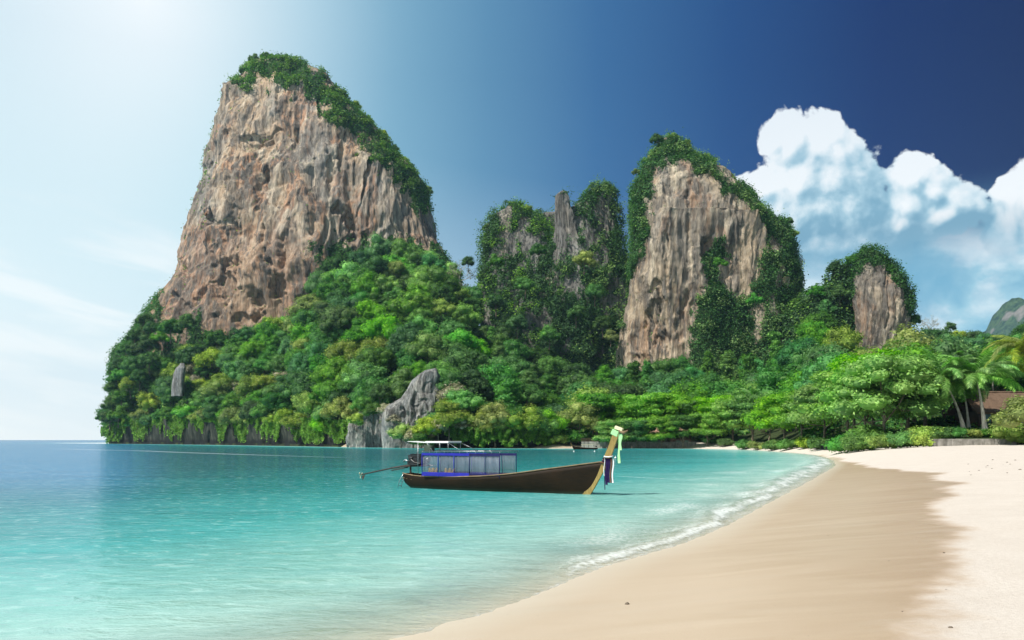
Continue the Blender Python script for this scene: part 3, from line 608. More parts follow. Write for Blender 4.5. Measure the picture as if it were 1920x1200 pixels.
geo = n.node('ShaderNodeNewGeometry'); sp = n.node('ShaderNodeSeparateXYZ'); n.l.new(geo.outputs['True Normal'], sp.inputs[0])
v1 = n.noise(n.scalev(t, 1, 1, .3), .5, 8, .65); v2 = n.noise(t, 1.5, 5, .6)
soil = n.mix(n.mr(v2, .35, .65), (.025,.035,.014,1), (.05,.07,.025,1)); rk = n.mix(n.mr(v1, .35, .65), (.010,.014,.010,1), (.075,.078,.062,1))
sz = n.node('ShaderNodeSeparateXYZ'); n.l.new(t, sz.inputs[0])
rk = n.mix(n.math('MULTIPLY', n.mr(n.noise(n.scalev(t, 1, 1, .12), .35, 5, .6), .42, .56), .8), rk, (.012,.016,.012,1)); rk = n.mix(n.mr(n.math('ADD', sz.outputs[2], n.math('MULTIPLY', v1, 1.6)), 4.2, 2.6), rk, (.010,.012,.012,1))   # black band above the waterline: undercut shade put into the rock colour
principled(n, out, n.mix(n.mr(sp.outputs[2], .35, .6), rk, soil), .9, .15, v1, .8, .6); SOIL = m
def hillside():
    pxs = np.linspace(204, 2400, 900); rows = []
    for k, (off, zf) in enumerate([(0, None), (-.2, -.15), (2.2, .08), (1.6, .3), (.2, .6), (0, .85), (0, 1.0)]):
        x, d, z = hill(pxs, 0*pxs); wh = np.interp(pxs, T_[:, 0], T_[:, 4]); zb = z-wh
        big = sstep(wh, 1, 4)
        nn = (fbm(st_(x/7, d/7, x*0+k*.35), 4, 131)*2.6+fbm(st_(x/25, d/25, x*0), 2, 133)*2.5)*big*(1 if k < 6 else .5)
        o_ = off*big; whn = wh*(1+.5*fbm(st_(x/14, d/14, x*0), 3, 137)); zz = zb+whn*(zf if zf is not None else -.6)
        if zf is None: zz = np.minimum(zz, -1.5)
        dd_ = d+o_+nn; rows.append(np.stack([(pxs-CX)/F*dd_, dd_, zz], -1))
    for t_ in np.linspace(0.012, 1.35, 110):
        x, d, z = hill(pxs, t_+0*pxs); rows.append(np.stack([x, d, z], -1))
    V = np.stack(rows, 1); tag(ob('hillside', mesh_np('hillside', V.reshape(-1, 3), grid_faces(len(pxs), V.shape[1]), SOIL)), kind='structure')
hillside()
# land behind the frame to the right, and the distant hill
def far_hill():
    yc = 2300; xs = np.linspace(1780, 2500, 120); V = []
    prof = np.interp(xs, [1780,1840,1856,1870,1890,1900,1915,1960,2050,2200,2500], [700,640,614,590,568,560,566,540,560,600,700])
    nv = 46
    for i, px in enumerate(xs):
        zt = H+(HY-prof[i])/F*yc
        for j in range(nv):
            v = j/(nv-1); y = yc-520+700*v; q = math.sin(min(v*1.35, 1)*PI/2)**.8*(1-max(0, v-.78)*2.2)
            V.append(((px-CX)/F*yc, y, max(-3, zt*q)))
    V = np.array(V); V[:, 2] += (fbm(V/70, 4, 151)*16+ridge(V*np.array([1, 1, .4])/120, 2, 155)*8-8)*np.clip(V[:, 2]/80, 0, 1)
    m, n, out = newmat('far_forest'); t = n.node('ShaderNodeTexCoord').outputs['Object']; v1 = n.noise(t, .05, 6, .7); v2 = n.noise(t, .012, 3, .5)
    c = n.mix(n.mr(v1, .4, .62), (.022,.05,.028,1), (.07,.12,.05,1)); c = n.mix(n.mr(v2, .62, .7), c, (.22,.2,.18,1))
    principled(n, out, c, .9, .1, v1, 1.0, 14)
    tag(ob('far_hill', mesh_np('far_hill', V, grid_faces(len(xs), nv), m)), kind='structure')
far_hill()

# ------------------------------------------------------------------ leaves
def quads(Pn, Nn, size, rs, aspect=.62):
    """leaf quads at points Pn with normals Nn"""
    k = len(Pn); r = rs.normal(size=(k, 3)); Nn = Nn/np.maximum(np.linalg.norm(Nn, axis=1), 1e-6)[:, None]
    T = np.cross(Nn, r); T /= np.maximum(np.linalg.norm(T, axis=1), 1e-6)[:, None]; B = np.cross(Nn, T)
    s = (size*(.6+.8*rs.rand(k)))[:, None] if np.ndim(size) == 0 else (size*(.6+.8*rs.rand(k)))[:, None]
    a_ = Pn-T*s*.6; b_ = Pn+B*s*aspect*.5+Nn*s*.10; c_ = Pn+T*s*.6; d_ = Pn-B*s*aspect*.5+Nn*s*.10
    V = np.stack([a_, b_, c_, d_], 1).reshape(-1, 3); return V, np.arange(4*k).reshape(-1, 4)
def merge(parts):
    V = []; Fs = []; o = 0
    for v, f in parts: V.append(v); Fs.append(f+o); o += len(v)
    return np.concatenate(V), np.concatenate(Fs)
def ico(c, r, sq=(1, 1, 1), nu=10, nv=7):
    th = np.linspace(0, 2*PI, nu, endpoint=False); ph = np.linspace(.12, PI-.12, nv); T2, P2 = np.meshgrid(th, ph, indexing='ij')
    V = np.stack([np.sin(P2)*np.cos(T2)*sq[0], np.sin(P2)*np.sin(T2)*sq[1], np.cos(P2)*sq[2]], -1).reshape(-1, 3)*r+np.array(c)
    return V, grid_faces(nu, nv, True)
def crown(seed, W_, Hc, z0, nl, nleaf, ls, form='round', mat=None, core=True):
    rs = np.random.RandomState(seed); cs = []; 
    for i in range(nl):
        for _ in range(20):
            if form == 'round':
                q = rs.normal(size=3); q /= np.linalg.norm(q); q[2] = abs(q[2])*1.05-.34; rad = rs.uniform(.35, .98); r = W_*rs.choice([.10, .13, .17, .22])*rs.uniform(.85, 1.15)
                c = np.array([q[0]*W_*.5*rad, q[1]*W_*.5*rad, z0+Hc*.42+q[2]*Hc*.55*rad/.8])
            elif form == 'tall':
                a_ = rs.uniform(0, 2*PI); h_ = rs.rand(); rr = W_*.33*(1-.55*h_)*rs.rand()**.5; r = W_*rs.uniform(.13, .24)
                c = np.array([math.cos(a_)*rr, math.sin(a_)*rr, z0+Hc*(.05+.88*h_)])
            elif form == 'umbrella':
                a_ = rs.uniform(0, 2*PI); rr = W_*.5*rs.rand()**.6*.85; r = W_*rs.uniform(.11, .18); lay = rs.choice([.25, .5, .75, .95], p=[.2, .25, .3, .25])
                rr = rr*(1.05-.45*max(0, lay-.4)); c = np.array([math.cos(a_)*rr, math.sin(a_)*rr, z0+Hc*(lay)+rs.normal()*.3])
            else:
                a_ = rs.uniform(0, 2*PI); rr = W_*.5*rs.rand()**.6*.8; r = W_*rs.uniform(.12, .20); c = np.array([math.cos(a_)*rr, math.sin(a_)*rr, z0+Hc*(.2+.5*rs.rand()*(1-rr/W_))])
            if all(np.linalg.norm(c-k[0]) > .55*(r+k[1])*.8 for k in cs): break
        cs.append((c, r))
    sq = .5 if form == 'umbrella' else .82
    rr = np.array([k[1] for k in cs]); pr = rr**2/np.sum(rr**2); idx = rs.choice(nl, nleaf, p=pr); Cc = np.array([k[0] for k in cs])[idx]; R = rr[idx]
    q = rs.normal(size=(nleaf, 3)); q /= np.linalg.norm(q, axis=1)[:, None]; q[:, 2] = np.where(rs.rand(nleaf) < .72, np.abs(q[:, 2]), q[:, 2])
    jit = 1+fbm(q*2.3+idx[:, None]*1.7, 3, seed % 50)*.50+rs.normal(size=nleaf)*.10
    Pt = Cc+q*(R*jit)[:, None]*np.array([1, 1, sq]); Nn = q*.75+np.array([0, 0, .55])+rs.normal(size=(nleaf, 3))*.42
    parts = [quads(Pt, Nn, ls, rs)]
    if core:
        for (c, r) in cs: parts.append(ico(c, r*.80, (1, 1, sq)))
    V, Fc = merge(parts); me = mesh_np('crown', V, Fc, mat, False); return me, cs
def trunk_mesh(seed, Ht, r0, cs, z0, mat, nb=6, n_=7):
    rs = np.random.RandomState(seed); mb = MB(); top = Vector((rs.normal()*.4, rs.normal()*.4, z0+.35*(Ht-z0)))
    mid = Vector((top.x*.4+rs.normal()*.2, top.y*.4, z0*.5)); mb.tube([(0, 0, -1.5), (0, 0, .15), mid, top], [r0*1.7, r0*1.15, r0*.85, r0*.55], n_)
    for k in sorted(range(len(cs)), key=lambda i: -cs[i][1])[:nb]:
        c = Vector(cs[k][0]); s_ = mid.lerp(top, rs.rand()); m_ = s_.lerp(c, .5)+Vector((0, 0, -.05*Ht)); mb.tube([s_, m_, c], [r0*.45, r0*.3, r0*.08], 5)
    me = bpy.data.meshes.new('trunk'); me.from_pydata(mb.v, [], mb.f); me.materials.append(mat); me.polygons.foreach_set('use_smooth', [True]*len(me.polygons)); return me
def bare_mesh(seed, Ht, r0, mat, levels=4, spread=.6, flat=.0):
    rs = np.random.RandomState(seed); mb = MB()
    tips = []
    def grow(p, d, L, r, lv):
        e_ = p+d*L; mid = p.lerp(e_, .5)+Vector(rs.normal(size=3))*L*.07; mb.tube([p, mid, e_], [r, r*.8, r*.6], 5 if lv > 1 else 4, cap=False)
        if lv == 0: tips.append(e_); return
        for _ in range(3 if lv < 3 else 4):
            q = Vector(rs.normal(size=3)); q = (d+q*spread).normalized(); q.z = max(q.z*(1-flat), -.15); grow(e_ if rs.rand() < .6 else mid.lerp(e_, .5), q.normalized(), L*rs.uniform(.55, .85), r*.55, lv-1)
    grow(Vector((0, 0, -1)), Vector((.05, 0, 1)), Ht*.36, r0, levels)
    me = bpy.data.meshes.new('branches'); me.from_pydata(mb.v, [], mb.f); me.materials.append(mat); return me, tips
PROTO = {}
def proto(key, form, matk, Wc, Hc, z0, nl, nleaf, ls, seed, r0=.35, bark=BARK, kname='broadleaf_tree'):
    cm, cs = crown(seed, Wc, Hc, z0, nl, nleaf, ls, form, ML[matk])
    PROTO[key] = (cm, trunk_mesh(seed, z0+Hc, r0, cs, z0, bark), kname, Wc, z0+Hc)
for i in range(3):
    for k_, mk in (('dark', 'dark'), ('mid', 'mid'), ('bright', 'bright'), ('teal', 'teal'), ('yellow', 'yellow')):
        proto((k_, i), 'round', mk, 15.5, 11.5, 4.0, 30, 4600, .62, 200+i*13+len(k_))
for i in range(2):
    proto(('pale', i), 'round', 'pale', 12, 8, 4, 15, 1500, .6, 260+i, kname='blossoming_tree')
    proto(('column', i), 'tall', 'mid', 9.5, 17, 1.0, 26, 3000, .75, 270+i, kname='vine_covered_tree')
    proto(('beach', i), 'umbrella', 'beach', 15, 8.0, 3.6, 34, 9000, .46, 280+i, r0=.3, kname='beach_almond_tree')
    proto(('beachmid', i), 'umbrella', 'mid', 14, 8.5, 3.4, 30, 8000, .46, 284+i, r0=.3, kname='beach_almond_tree')
    proto(('bush', i), 'bush', 'mid', 5.5, 2.6, .2, 16, 3000, .26, 290+i, r0=.1, kname='shrub')
    proto(('bushy', i), 'bush', 'yellow', 5.5, 2.6, .2, 16, 2600, .26, 294+i, r0=.1, kname='shrub')
for i in range(2):
    me, tips = bare_mesh(330+i, 14, .32, BARKP, 4, .75)
    rs = np.random.RandomState(5+i); tp = np.array([tuple(t_) for t_ in tips]); tp = np.repeat(tp, 5, 0)+rs.normal(size=(len(tp)*5, 3))*.5
    v, f = quads(tp, rs.normal(size=tp.shape), .45, rs); PROTO[('bare', i)] = (mesh_np('crown', v, f, ML['pale'], False), me, 'bare_tree', 12, 14)
USED = set()
WORDS = dict(dark='dark green rounded', mid='mid green rounded', bright='bright green rounded', teal='bluish green rounded', yellow='yellowish green', pale='pale blossoming', column='tall vine-draped green', beach='bright spreading beach', beachmid='leafy green spreading beach', bush='low green', bushy='yellow-green', bare='bare pale-branched')
REC = []
def zone(px, py):
    z = [(290,'at the seaward tip of the headland'),(430,'below the left foot of the big cliff'),(560,'below the middle of the big cliff'),(650,'left of the grey outcrop'),(760,'above the grey outcrop'),(880,'right of the grey outcrop'),
         (980,'below the green tower'),(1080,'below the dark spire'),(1170,'behind the far moored boat'),(1300,'below the tall cream cliff'),(1420,'below the vines of the cream cliff'),(1520,'at the right foot of the cream cliff'),(1600,'left of the small tower'),(1720,'below the small tower'),(1800,'left of the coconut palms'),(9999,'by the hut at right')]
    return next(w for lim, w in z if px < lim)
def plant(key, x, y, z, s=1.0, rz=None, sz=None, word=None, zn=None):
    cm, tm, kn, Wc, Ht = PROTO[key]; rz = random.uniform(0, 2*PI) if rz is None else rz
    r = empty(kn, (x, y, z), rz, s)
    if sz: r.scale = (s, s, s*sz)
    ob('trunk', tm, r); ob('crown', cm, r)
    px = CX+F*x/y; py = HY-(z+Ht*s*(sz or 1)-H)/y*F; size = 'small ' if s < .85 else ('large ' if s > 1.15 else '')
    hg = '' if px > 1560 else ('high on the slope ' if z > 45 else ('halfway up the slope ' if z > 14 else 'near the shore '))
    REC.append([r, (size+WORDS[key[0]]+(' shrub' if 'bush' in key[0] else ' tree')), (hg+(zn or zone(px, py))), px, 'shrub' if 'bush' in key[0] else 'tree'])
    return r
rng = np.random.RandomState(3)
# --- hillside trees
placed = []
keep_out = [(640,765,740,860),(722,850,670,860),(310,360,665,730)]   # where rock shows
def kind_for(px, py, t_):
    u = rng.rand()
    if px < 330 or (px < 420 and py > 600 and py < 690): tab = [('dark', .7), ('mid', .2), ('yellow', .1)]
    elif px < 560 and py > 690: tab = [('yellow', .38), ('mid', .25), ('dark', .1), ('pale', .07), ('bright', .2)]
    elif px < 900 and py > 720: tab = [('mid', .34), ('yellow', .25), ('bright', .2), ('dark', .12), ('pale', .09)]
    elif px < 900: tab = [('mid', .30), ('bright', .24), ('teal', .20), ('dark', .16), ('bare', .03), ('yellow', .07)]
    elif px < 1120: tab = [('dark', .28), ('mid', .30), ('teal', .20), ('column', .12), ('bright', .06), ('bare', .04)]
    elif px < 1500: tab = [('column', .22), ('teal', .28), ('mid', .28), ('dark', .1), ('bright', .12)]
    else: tab = [('mid', .35), ('teal', .25), ('dark', .18), ('yellow', .08), ('bright', .10), ('bare', .04)]
    for k, p_ in tab:
        if u < p_: return k
        u -= p_
    return 'mid'
tries = 0
cand = []
while len(placed) < 250 and tries < 60000:
    tries += 1; px = rng.uniform(205, 1925); t_ = rng.rand()**.8*1.0+.015
    x, y, z = [float(q) for q in hill(np.array([px]), np.array([t_]))]; 
    if px > 1540 and y < 170: continue
    if 1040 < px < 1545 and y < 265: continue
    s = rng.uniform(.72, 1.18)
    if px < 560: s *= .9
    cyp = HY-(z+9*s-H)/y*F; wpx = 14.5*s/y*F
    if any(a_ < px < b_ and c_ < cyp < d_ and y < (272 if px > 600 else 440) for a_, b_, c_, d_ in keep_out): continue
    if px < 1000 and t_ > .93 and px > 560 and rng.rand() < .3: continue
    ok = True
    for (qx, qy, qw) in placed:
        if abs(qx-px) < .62*(wpx+qw)/2 and math.hypot((qx-px)/1.0, (qy-cyp)*1.9) < .60*(wpx+qw)/2: ok = False; break
    if not ok: continue
    placed.append((px, cyp, wpx)); k = kind_for(px, cyp, t_)
    ni = 3 if k in ('dark', 'mid', 'bright', 'teal', 'yellow') else 2
    plant((k, rng.randint(ni)), x, y, z-1.2*s, s*(1.1 if k == 'column' else 1), rng.uniform(0, 6.28), rng.uniform(.85, 1.2))
print('hillside trees', len(placed), 'tries', tries)
# --- beach trees
def ground_at(x, y):
    px = CX+F*x/y; zb = float(beach_z(np.array([x]), np.array([y]))[0]); df = np.interp(px, T_[:, 0], T_[:, 1]); dt = np.interp(px, T_[:, 0], T_[:, 2])
    if y < df: return zb
    return max(zb, float(hill(np.array([px]), np.array([(y-df)/(dt-df)]))[2][0]))
def beach_tree(px, pyb, d, ht, key, s=None, sz=None):
    x = (px-CX)/F*d; z = ground_at(x, d); base = PROTO[key]; s = s or ht/base[4]; return plant(key, x, d, z, s, None, sz)
for (px, pyb, d, ht, k) in [(1150,838,231,8.5,('beach',0)),(1196,838,230,8.5,('beachmid',1)),(1240,838,229.5,8.8,('beach',1)),(1280,838,229,9,('beachmid',0)),(1325,838,228,8.6,('beach',0)),(1085,836,246,12,('yellow',1)),(1118,830,250,14,('beachmid',0)),(1112,826,262,18,('yellow',2)),(1165,832,250,12.5,('beach',1)),(1205,832,248,13.5,('beach',0)),(1250,832,246,14,('beach',1)),(1292,832,244,12,('beachmid',1)),(1335,832,240,12.5,('beach',0)),
    (1375,832,228,12,('beach',1)),(1410,832,222,12.5,('beachmid',0)),(1440,832,205,11,('bright',0)),(1470,832,188,10.5,('beach',0)),(1505,834,175,10.5,('beach',1)),(1545,834,160,10.5,('beach',1)),
    (1585,834,142,11.5,('beach',0)),(1625,836,130,11,('beach',1)),(1660,836,122,11.5,('beach',0)),(1640,828,140,13.5,('beach',1)),(1700,830,128,12.5,('beach',1)),(1735,826,132,13,('mid',0)),(1600,826,155,15,('bright',1)),(1770,822,140,13.5,('dark',1)),(1715,822,150,15.5,('mid',2)),(1840,812,158,15,('mid',1)),(1880,812,165,16,('teal',1)),(1560,828,190,15,('teal',2)),(1495,830,215,15,('mid',0)),(1450,830,245,17,('teal',0)),(1400,830,262,17,('mid',1)),(1350,830,270,18,('teal',2)),(1300,830,275,18,('mid',2)),(1225,830,275,17,('teal',1)),(1170,830,275,18,('dark',2))]:
    beach_tree(px, pyb, d, ht, k)
for (px, pyb, d, ht, k) in [(1398,836,206,2.6,('bush',0)),(1420,836.5,196,2.4,('bushy',1)),(1450,836,182,2.6,('bush',1)),(1478,836,172,2.4,('bush',0)),(1510,836,164,2.6,('bushy',0)),(1535,836,152,2.4,('bush',1)),(1586,838,119,2.6,('bush',0)),(1610,838,114,2.7,('bush',1)),
    (1660,839,109,2.2,('bushy',0)),(1690,839,107,2.4,('bush',0)),(1720,838,106,2.0,('bushy',1)),(1625,832,121,3.2,('bush',1)),(1738,826,112,2.4,('bushy',0)),(1765,824,111,2.0,('bush',1)),(1795,823,110.5,1.5,('bush',0)),(1825,823,110.5,1.3,('bushy',1)),(1852,824,110.5,1.3,('bush',1)),(1880,823,109,1.4,('bush',0)),(1908,826,106,3.2,('bushy',0)),
    (1360,836,222,2.4,('bush',1)),(1330,836,232,2.4,('bush',0)),(1070,838,243,4.2,('bush',1)),(1020,839,242,5,('bush',0)),(985,839,242,5,('bushy',1)),(945,838,243,6,('bush',0)),(900,838,245,5,('bushy',0)),(860,838,247,5,('bush',1)),(1045,838,241,4,('bushy',1))]:
    beach_tree(px, pyb, d, ht, k)
# right-hand yellow-leaved tree by the hut
beach_tree(1935, 820, 100, 5.4, ('yellow', 0), s=.52, sz=.8)
# shrubs and stunted trees on crests and ledges
def crest(px, py, d, s, k, i=0, zn=None):
    if zn and 'seaward edge' in zn and s < .75: d -= 16; s *= 1.2
    x, y, z = P(px, py, d); plant((k, i), x, y, z, s, None, None, None, zn)
for (px, py, d, s, k, zn) in [(862,520,478,1.35,'bare','on the skyline saddle right of the big cliff'),(878,500,472,.55,'dark','on the skyline saddle right of the big cliff'),(1500,492,430,.55,'bare','on the right shoulder of the cream cliff'),(1742,612,470,.8,'bare','on the skyline right of the small tower'),(1158,400,462,.5,'bare','in the notch left of the cream cliff'),
   (1136,372,463,.8,'dark','on top of the spire left of the cream cliff'),(1120,378,460,.6,'mid','on top of the spire left of the cream cliff'),(1782,620,470,.45,'dark','on the skyline right of the small tower'),(1826,636,470,.4,'dark','on the skyline left of the far blue hill'),
   (1565,510,405,.5,'dark','on the left shoulder of the small tower'),(1600,498,398,.5,'dark','on top of the small tower'),(1625,486,398,.55,'dark','on top of the small tower'),(1645,492,396,.5,'mid','on top of the small tower'),(1665,515,394,.45,'mid','on top of the small tower'),(1685,545,392,.45,'mid','on the right brow of the small tower'),(1702,570,394,.4,'dark','on the right brow of the small tower'),(1714,610,398,.5,'dark','on the right brow of the small tower'),
   (1530,560,402,.6,'mid','on the saddle between cream cliff and small tower'),(1548,590,400,.7,'teal','on the saddle between cream cliff and small tower'),(1575,560,398,.6,'mid','on the saddle between cream cliff and small tower'),(1560,650,385,.7,'dark','on the saddle between cream cliff and small tower'),(1525,640,392,.7,'mid','on the saddle between cream cliff and small tower'),
   (930,500,432,.6,'mid','on the face of the green tower'),(985,545,425,.7,'mid','on the face of the green tower'),(1010,480,428,.6,'dark','on the face of the green tower'),(930,580,425,.7,'dark','on the face of the green tower'),(1095,500,430,.7,'yellow','on the face of the tree-topped spire'),(1115,560,425,.7,'teal','on the face of the tree-topped spire'),(1080,600,420,.7,'mid','on the face of the tree-topped spire'),(1130,620,418,.7,'dark','on the face of the tree-topped spire'),(1145,640,405,.5,'yellow','on the face of the tree-topped spire'),
   (970,620,420,.75,'teal','on the face of the green tower'),(1030,640,418,.75,'mid','on the face of the green tower'),(905,640,430,.7,'mid','on the face of the green tower'),(270,612,520,.55,'dark','on the seaward edge of the big cliff'),(252,642,520,.6,'dark','on the seaward edge of the big cliff'),(236,668,520,.6,'dark','on the seaward edge of the big cliff'),(226,700,515,.65,'dark','on the seaward edge of the big cliff'),(219,738,505,.7,'mid','on the seaward edge of the big cliff'),(211,772,498,.7,'dark','on the seaward edge of the big cliff'),(206,796,493,.6,'dark','on the seaward edge of the big cliff'),(250,700,490,.7,'dark','below the seaward edge of the big cliff'),(232,712,494,.62,'mid','below the seaward edge of the big cliff'),(262,668,498,.6,'dark','below the seaward edge of the big cliff'),(228,760,488,.6,'dark','below the seaward edge of the big cliff'),(245,735,486,.65,'yellow','below the seaward edge of the big cliff'),(262,720,484,.6,'dark','below the seaward edge of the big cliff'),(222,790,484,.6,'mid','below the seaward edge of the big cliff'),(285,625,500,.5,'dark','below the seaward edge of the big cliff'),(300,645,490,.6,'mid','below the seaward edge of the big cliff'),(280,690,484,.65,'dark','below the seaward edge of the big cliff'),(218,720,502,.55,'mid','below the seaward edge of the big cliff'),(280,660,490,.7,'dark','below the seaward edge of the big cliff'),(320,630,480,.7,'dark','below the seaward edge of the big cliff'),(350,622,472,.7,'dark','below the seaward edge of the big cliff'),(1350,500,378,.4,'mid','on a ledge of the cream cliff'),(1415,570,378,.45,'mid','on a ledge of the cream cliff')]:
    crest(px, py+9*s/d*F*.5, d, s, k, random.randint(0, 1), zn)
for (pts_, d_, zn_, ss) in [([(455,128),(478,112),(500,103),(530,108),(560,120),(590,140),(612,160),(640,182),(662,200),(690,226),(716,252),(736,275),(752,305),(778,330),(800,355),(560,150),(640,215),(690,262),(740,325),(780,370)], 555, 'on the crest of the big cliff', .42),
   ([(908,425),(930,405),(962,386),(990,400),(1010,420)], 468, 'on top of the green tower', .42), ([(1045,364),(1060,362)], 454, 'on top of the dark spire', .3), ([(1092,388),(1118,362),(1146,362)], 463, 'on top of the tree-topped spire', .42),
   ([(1190,320),(1212,296),(1236,264),(1262,254),(1288,270),(1308,300),(1338,320),(1366,340),(1396,362),(1424,386),(1446,405),(1474,414),(1488,440),(1496,520)], 428, 'on the crest of the cream cliff', .38)]:
    for (qx, qy) in pts_: crest(qx+rng.uniform(-5, 5), qy+rng.uniform(9, 15), d_, ss*rng.uniform(.7, 1.3), rng.choice(['dark', 'mid', 'dark', 'yellow']), rng.randint(2), zn_)
# trees and bushes leaning out over the rocky waterline of the headland
px = 212.0; i = 0
while px < 1045:
    x, y, z = [float(q) for q in hill(np.array([px]), np.array([.006]))]; wh = float(np.interp(px, T_[:, 0], T_[:, 4])); s = rng.uniform(.45, .8)
    if not (650 < px < 752 or 760 < px < 815):
        k = rng.choice(['yellow', 'mid', 'dark', 'pale', 'bright'], p=[.30, .30, .2, .08, .12]); plant((k, rng.randint(2)), x, y-rng.uniform(-1.0, 1.6), z-rng.uniform(1.5, 1.5+wh*.55), s, rng.uniform(0, 6.28), rng.uniform(.8, 1.2))
    px += rng.uniform(15, 27)*(.7+.3*(y/250)**-1)
for (qx, dd_, k, s, dz) in [(668,256,'yellow',.35,6.5),(700,255,'mid',.42,9),(722,252,'pale',.42,10),(738,246,'pale',.36,7),(752,239,'yellow',.45,1),(775,236,'pale',.5,1),(800,236,'yellow',.55,1.5),(822,236,'pale',.55,3),(842,238,'yellow',.7,4),(850,248,'pale',.8,12),(838,252,'mid',.7,14),(868,244,'bright',.7,8),(712,262,'dark',.5,14),(790,233.5,'mid',.4,-.5),(680,262,'mid',.5,10)]:
    plant((k, 0 if k == 'pale' else 1), (qx-CX)/F*dd_, dd_, dz-1.0, s)

# ------------------------------------------------------------------ vines and ledge scrub on the rock (too many to count)
def scrub(name, T, greenf, n, ls, matk, seed, off=1.2, lump=3.0, mask_front=True):
    To, Vg, N, ar = T; rs = np.random.RandomState(seed)
    V = Vg.reshape(-1, 3); Nn = N.reshape(-1, 3); A = ar.reshape(-1)
    px = CX+F*V[:, 0]/V[:, 1]; py = HY-(V[:, 2]-H)/V[:, 1]*F
    g_ = greenf(px, py, V, Nn)
    # back of the tower: general cover
    at = To.data.attributes.get('green') or To.data.attributes.new('green', 'FLOAT', 'POINT'); old = np.zeros(len(V), np.float32); at.data.foreach_get('value', old)
    at.data.foreach_set('value', np.maximum(old, np.clip(g_, 0, 1)).astype(np.float32))
    back = Nn[:, 1] > .35; g_ = np.where(back, .10, g_)
    w = A*np.clip(g_, 0, 1); w = w/w.sum(); idx = rs.choice(len(V), n, p=w)
    k = len(idx); P_ = V[idx]+rs.normal(size=(k, 3))*1.0; Nq = Nn[idx]
    lumpn = (fbm(P_/7.0, 3, seed)+.25)
    P_ = P_+Nq*(np.clip(off+lumpn*lump, .1, 9)*(.6+.4*rs.rand(k)))[:, None]
    D_ = Nq*.6+np.array([0, 0, .75])+rs.normal(size=(k, 3))*.45
    v, f = quads(P_, D_, ls, rs, .8)
    tag(ob(name, mesh_np(name, v, f, ML[matk], False)), {'cliff_vines': 'green vines and scrub growing over the limestone'}.get(name), None, None, 'stuff')
def polys(px, py, P_, q=1.0):
    w = np.zeros(px.shape)
    jx = px+fbm(st_(px/24, py/24, px*0), 4, 401, .65)*26*q; jy = py+fbm(st_(px/24, py/40, px*0+5), 4, 402, .65)*34*q
    for p in P_: w = np.maximum(w, inpoly(jx, jy, p).astype(float))
    return w
A_green = [[(425,160),(470,110),(505,92),(560,105),(615,150),(660,180),(720,240),(760,290),(810,350),(815,400),(805,395),(775,385),(748,345),(708,295),(665,258),(630,215),(585,178),(545,162),(505,158),(470,150),(440,165)],
           [(60,900),(60,780),(140,655),(200,600),(268,570),(288,575),(292,640),(330,655),(350,610),(400,610),(470,650),(560,690),(560,845)],
           [(590,470),(640,460),(700,470),(760,450),(840,470),(900,560),(900,845),(560,845),(560,640),(600,560)],
           [(268,620),(283,570),(296,545),(300,560),(290,600)]]
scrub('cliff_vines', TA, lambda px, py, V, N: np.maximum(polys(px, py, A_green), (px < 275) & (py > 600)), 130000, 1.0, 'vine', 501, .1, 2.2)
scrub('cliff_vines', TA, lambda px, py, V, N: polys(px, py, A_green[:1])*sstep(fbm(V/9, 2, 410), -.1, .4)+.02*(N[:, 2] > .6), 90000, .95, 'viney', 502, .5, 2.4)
B_rock = [[(940,432),(1004,408),(1008,478),(985,492),(946,484)],[(1028,362),(1082,362),(1094,420),(1102,455),(1060,475),(1026,450)],[(1102,398),(1156,390),(1158,428),(1120,438)],
          [(1060,500),(1098,490),(1096,545),(1062,545)],[(898,540),(910,540),(912,600),(906,610)],[(932,500),(948,500),(945,545),(934,545)],[(980,590),(1000,590),(1010,690),(990,680)],[(1025,500),(1040,500),(1040,540),(1028,540)]]
for T, nn_, sd in ((TB1, 42000, 511), (TB2, 14000, 512), (TB3, 36000, 513), (TB0, 36000, 514)):
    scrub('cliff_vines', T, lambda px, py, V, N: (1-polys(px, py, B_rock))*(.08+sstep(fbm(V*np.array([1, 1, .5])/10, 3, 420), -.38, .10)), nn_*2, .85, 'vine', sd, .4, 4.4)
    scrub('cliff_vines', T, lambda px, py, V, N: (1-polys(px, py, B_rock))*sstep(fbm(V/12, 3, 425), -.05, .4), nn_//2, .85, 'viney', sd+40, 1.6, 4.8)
C_green = [[(1150,845),(1155,560),(1165,430),(1170,350),(1200,300),(1225,262),(1262,245),(1300,270),(1345,318),(1400,352),(1450,405),(1455,430),(1405,378),(1345,345),(1305,318),(1255,296),(1226,318),(1216,400),(1208,470),(1186,515),(1160,550)],
           [(1305,560),(1340,520),(1385,555),(1425,520),(1436,450),(1446,410),(1500,405),(1520,600),(1525,845),(1298,845),(1296,640)],
           [(1335,455),(1362,450),(1368,490),(1338,490)],[(1312,480),(1345,478),(1350,520),(1320,525)],[(1150,690),(1300,690),(1300,845),(1150,845)],[(1395,545),(1420,540),(1420,600),(1380,620)]]
C_rock2 = [[(1412,565),(1432,560),(1430,640),(1412,648)],[(1446,625),(1462,628),(1468,675),(1450,670)],[(1455,500),(1470,480),(1480,520),(1460,545)],[(1440,450),(1460,440),(1466,470),(1440,478)],[(1443,545),(1452,540),(1455,590),(1446,590)]]
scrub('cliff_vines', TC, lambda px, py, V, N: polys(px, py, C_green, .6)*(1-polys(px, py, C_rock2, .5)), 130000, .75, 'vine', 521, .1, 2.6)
scrub('cliff_vines', TC, lambda px, py, V, N: (polys(px, py, C_green, .6)*(1-polys(px, py, C_rock2, .5))*sstep(fbm(V/11, 3, 430), .0, .4))+.01*(N[:, 2] > .5), 52000, .75, 'viney', 522, .5, 3.0)
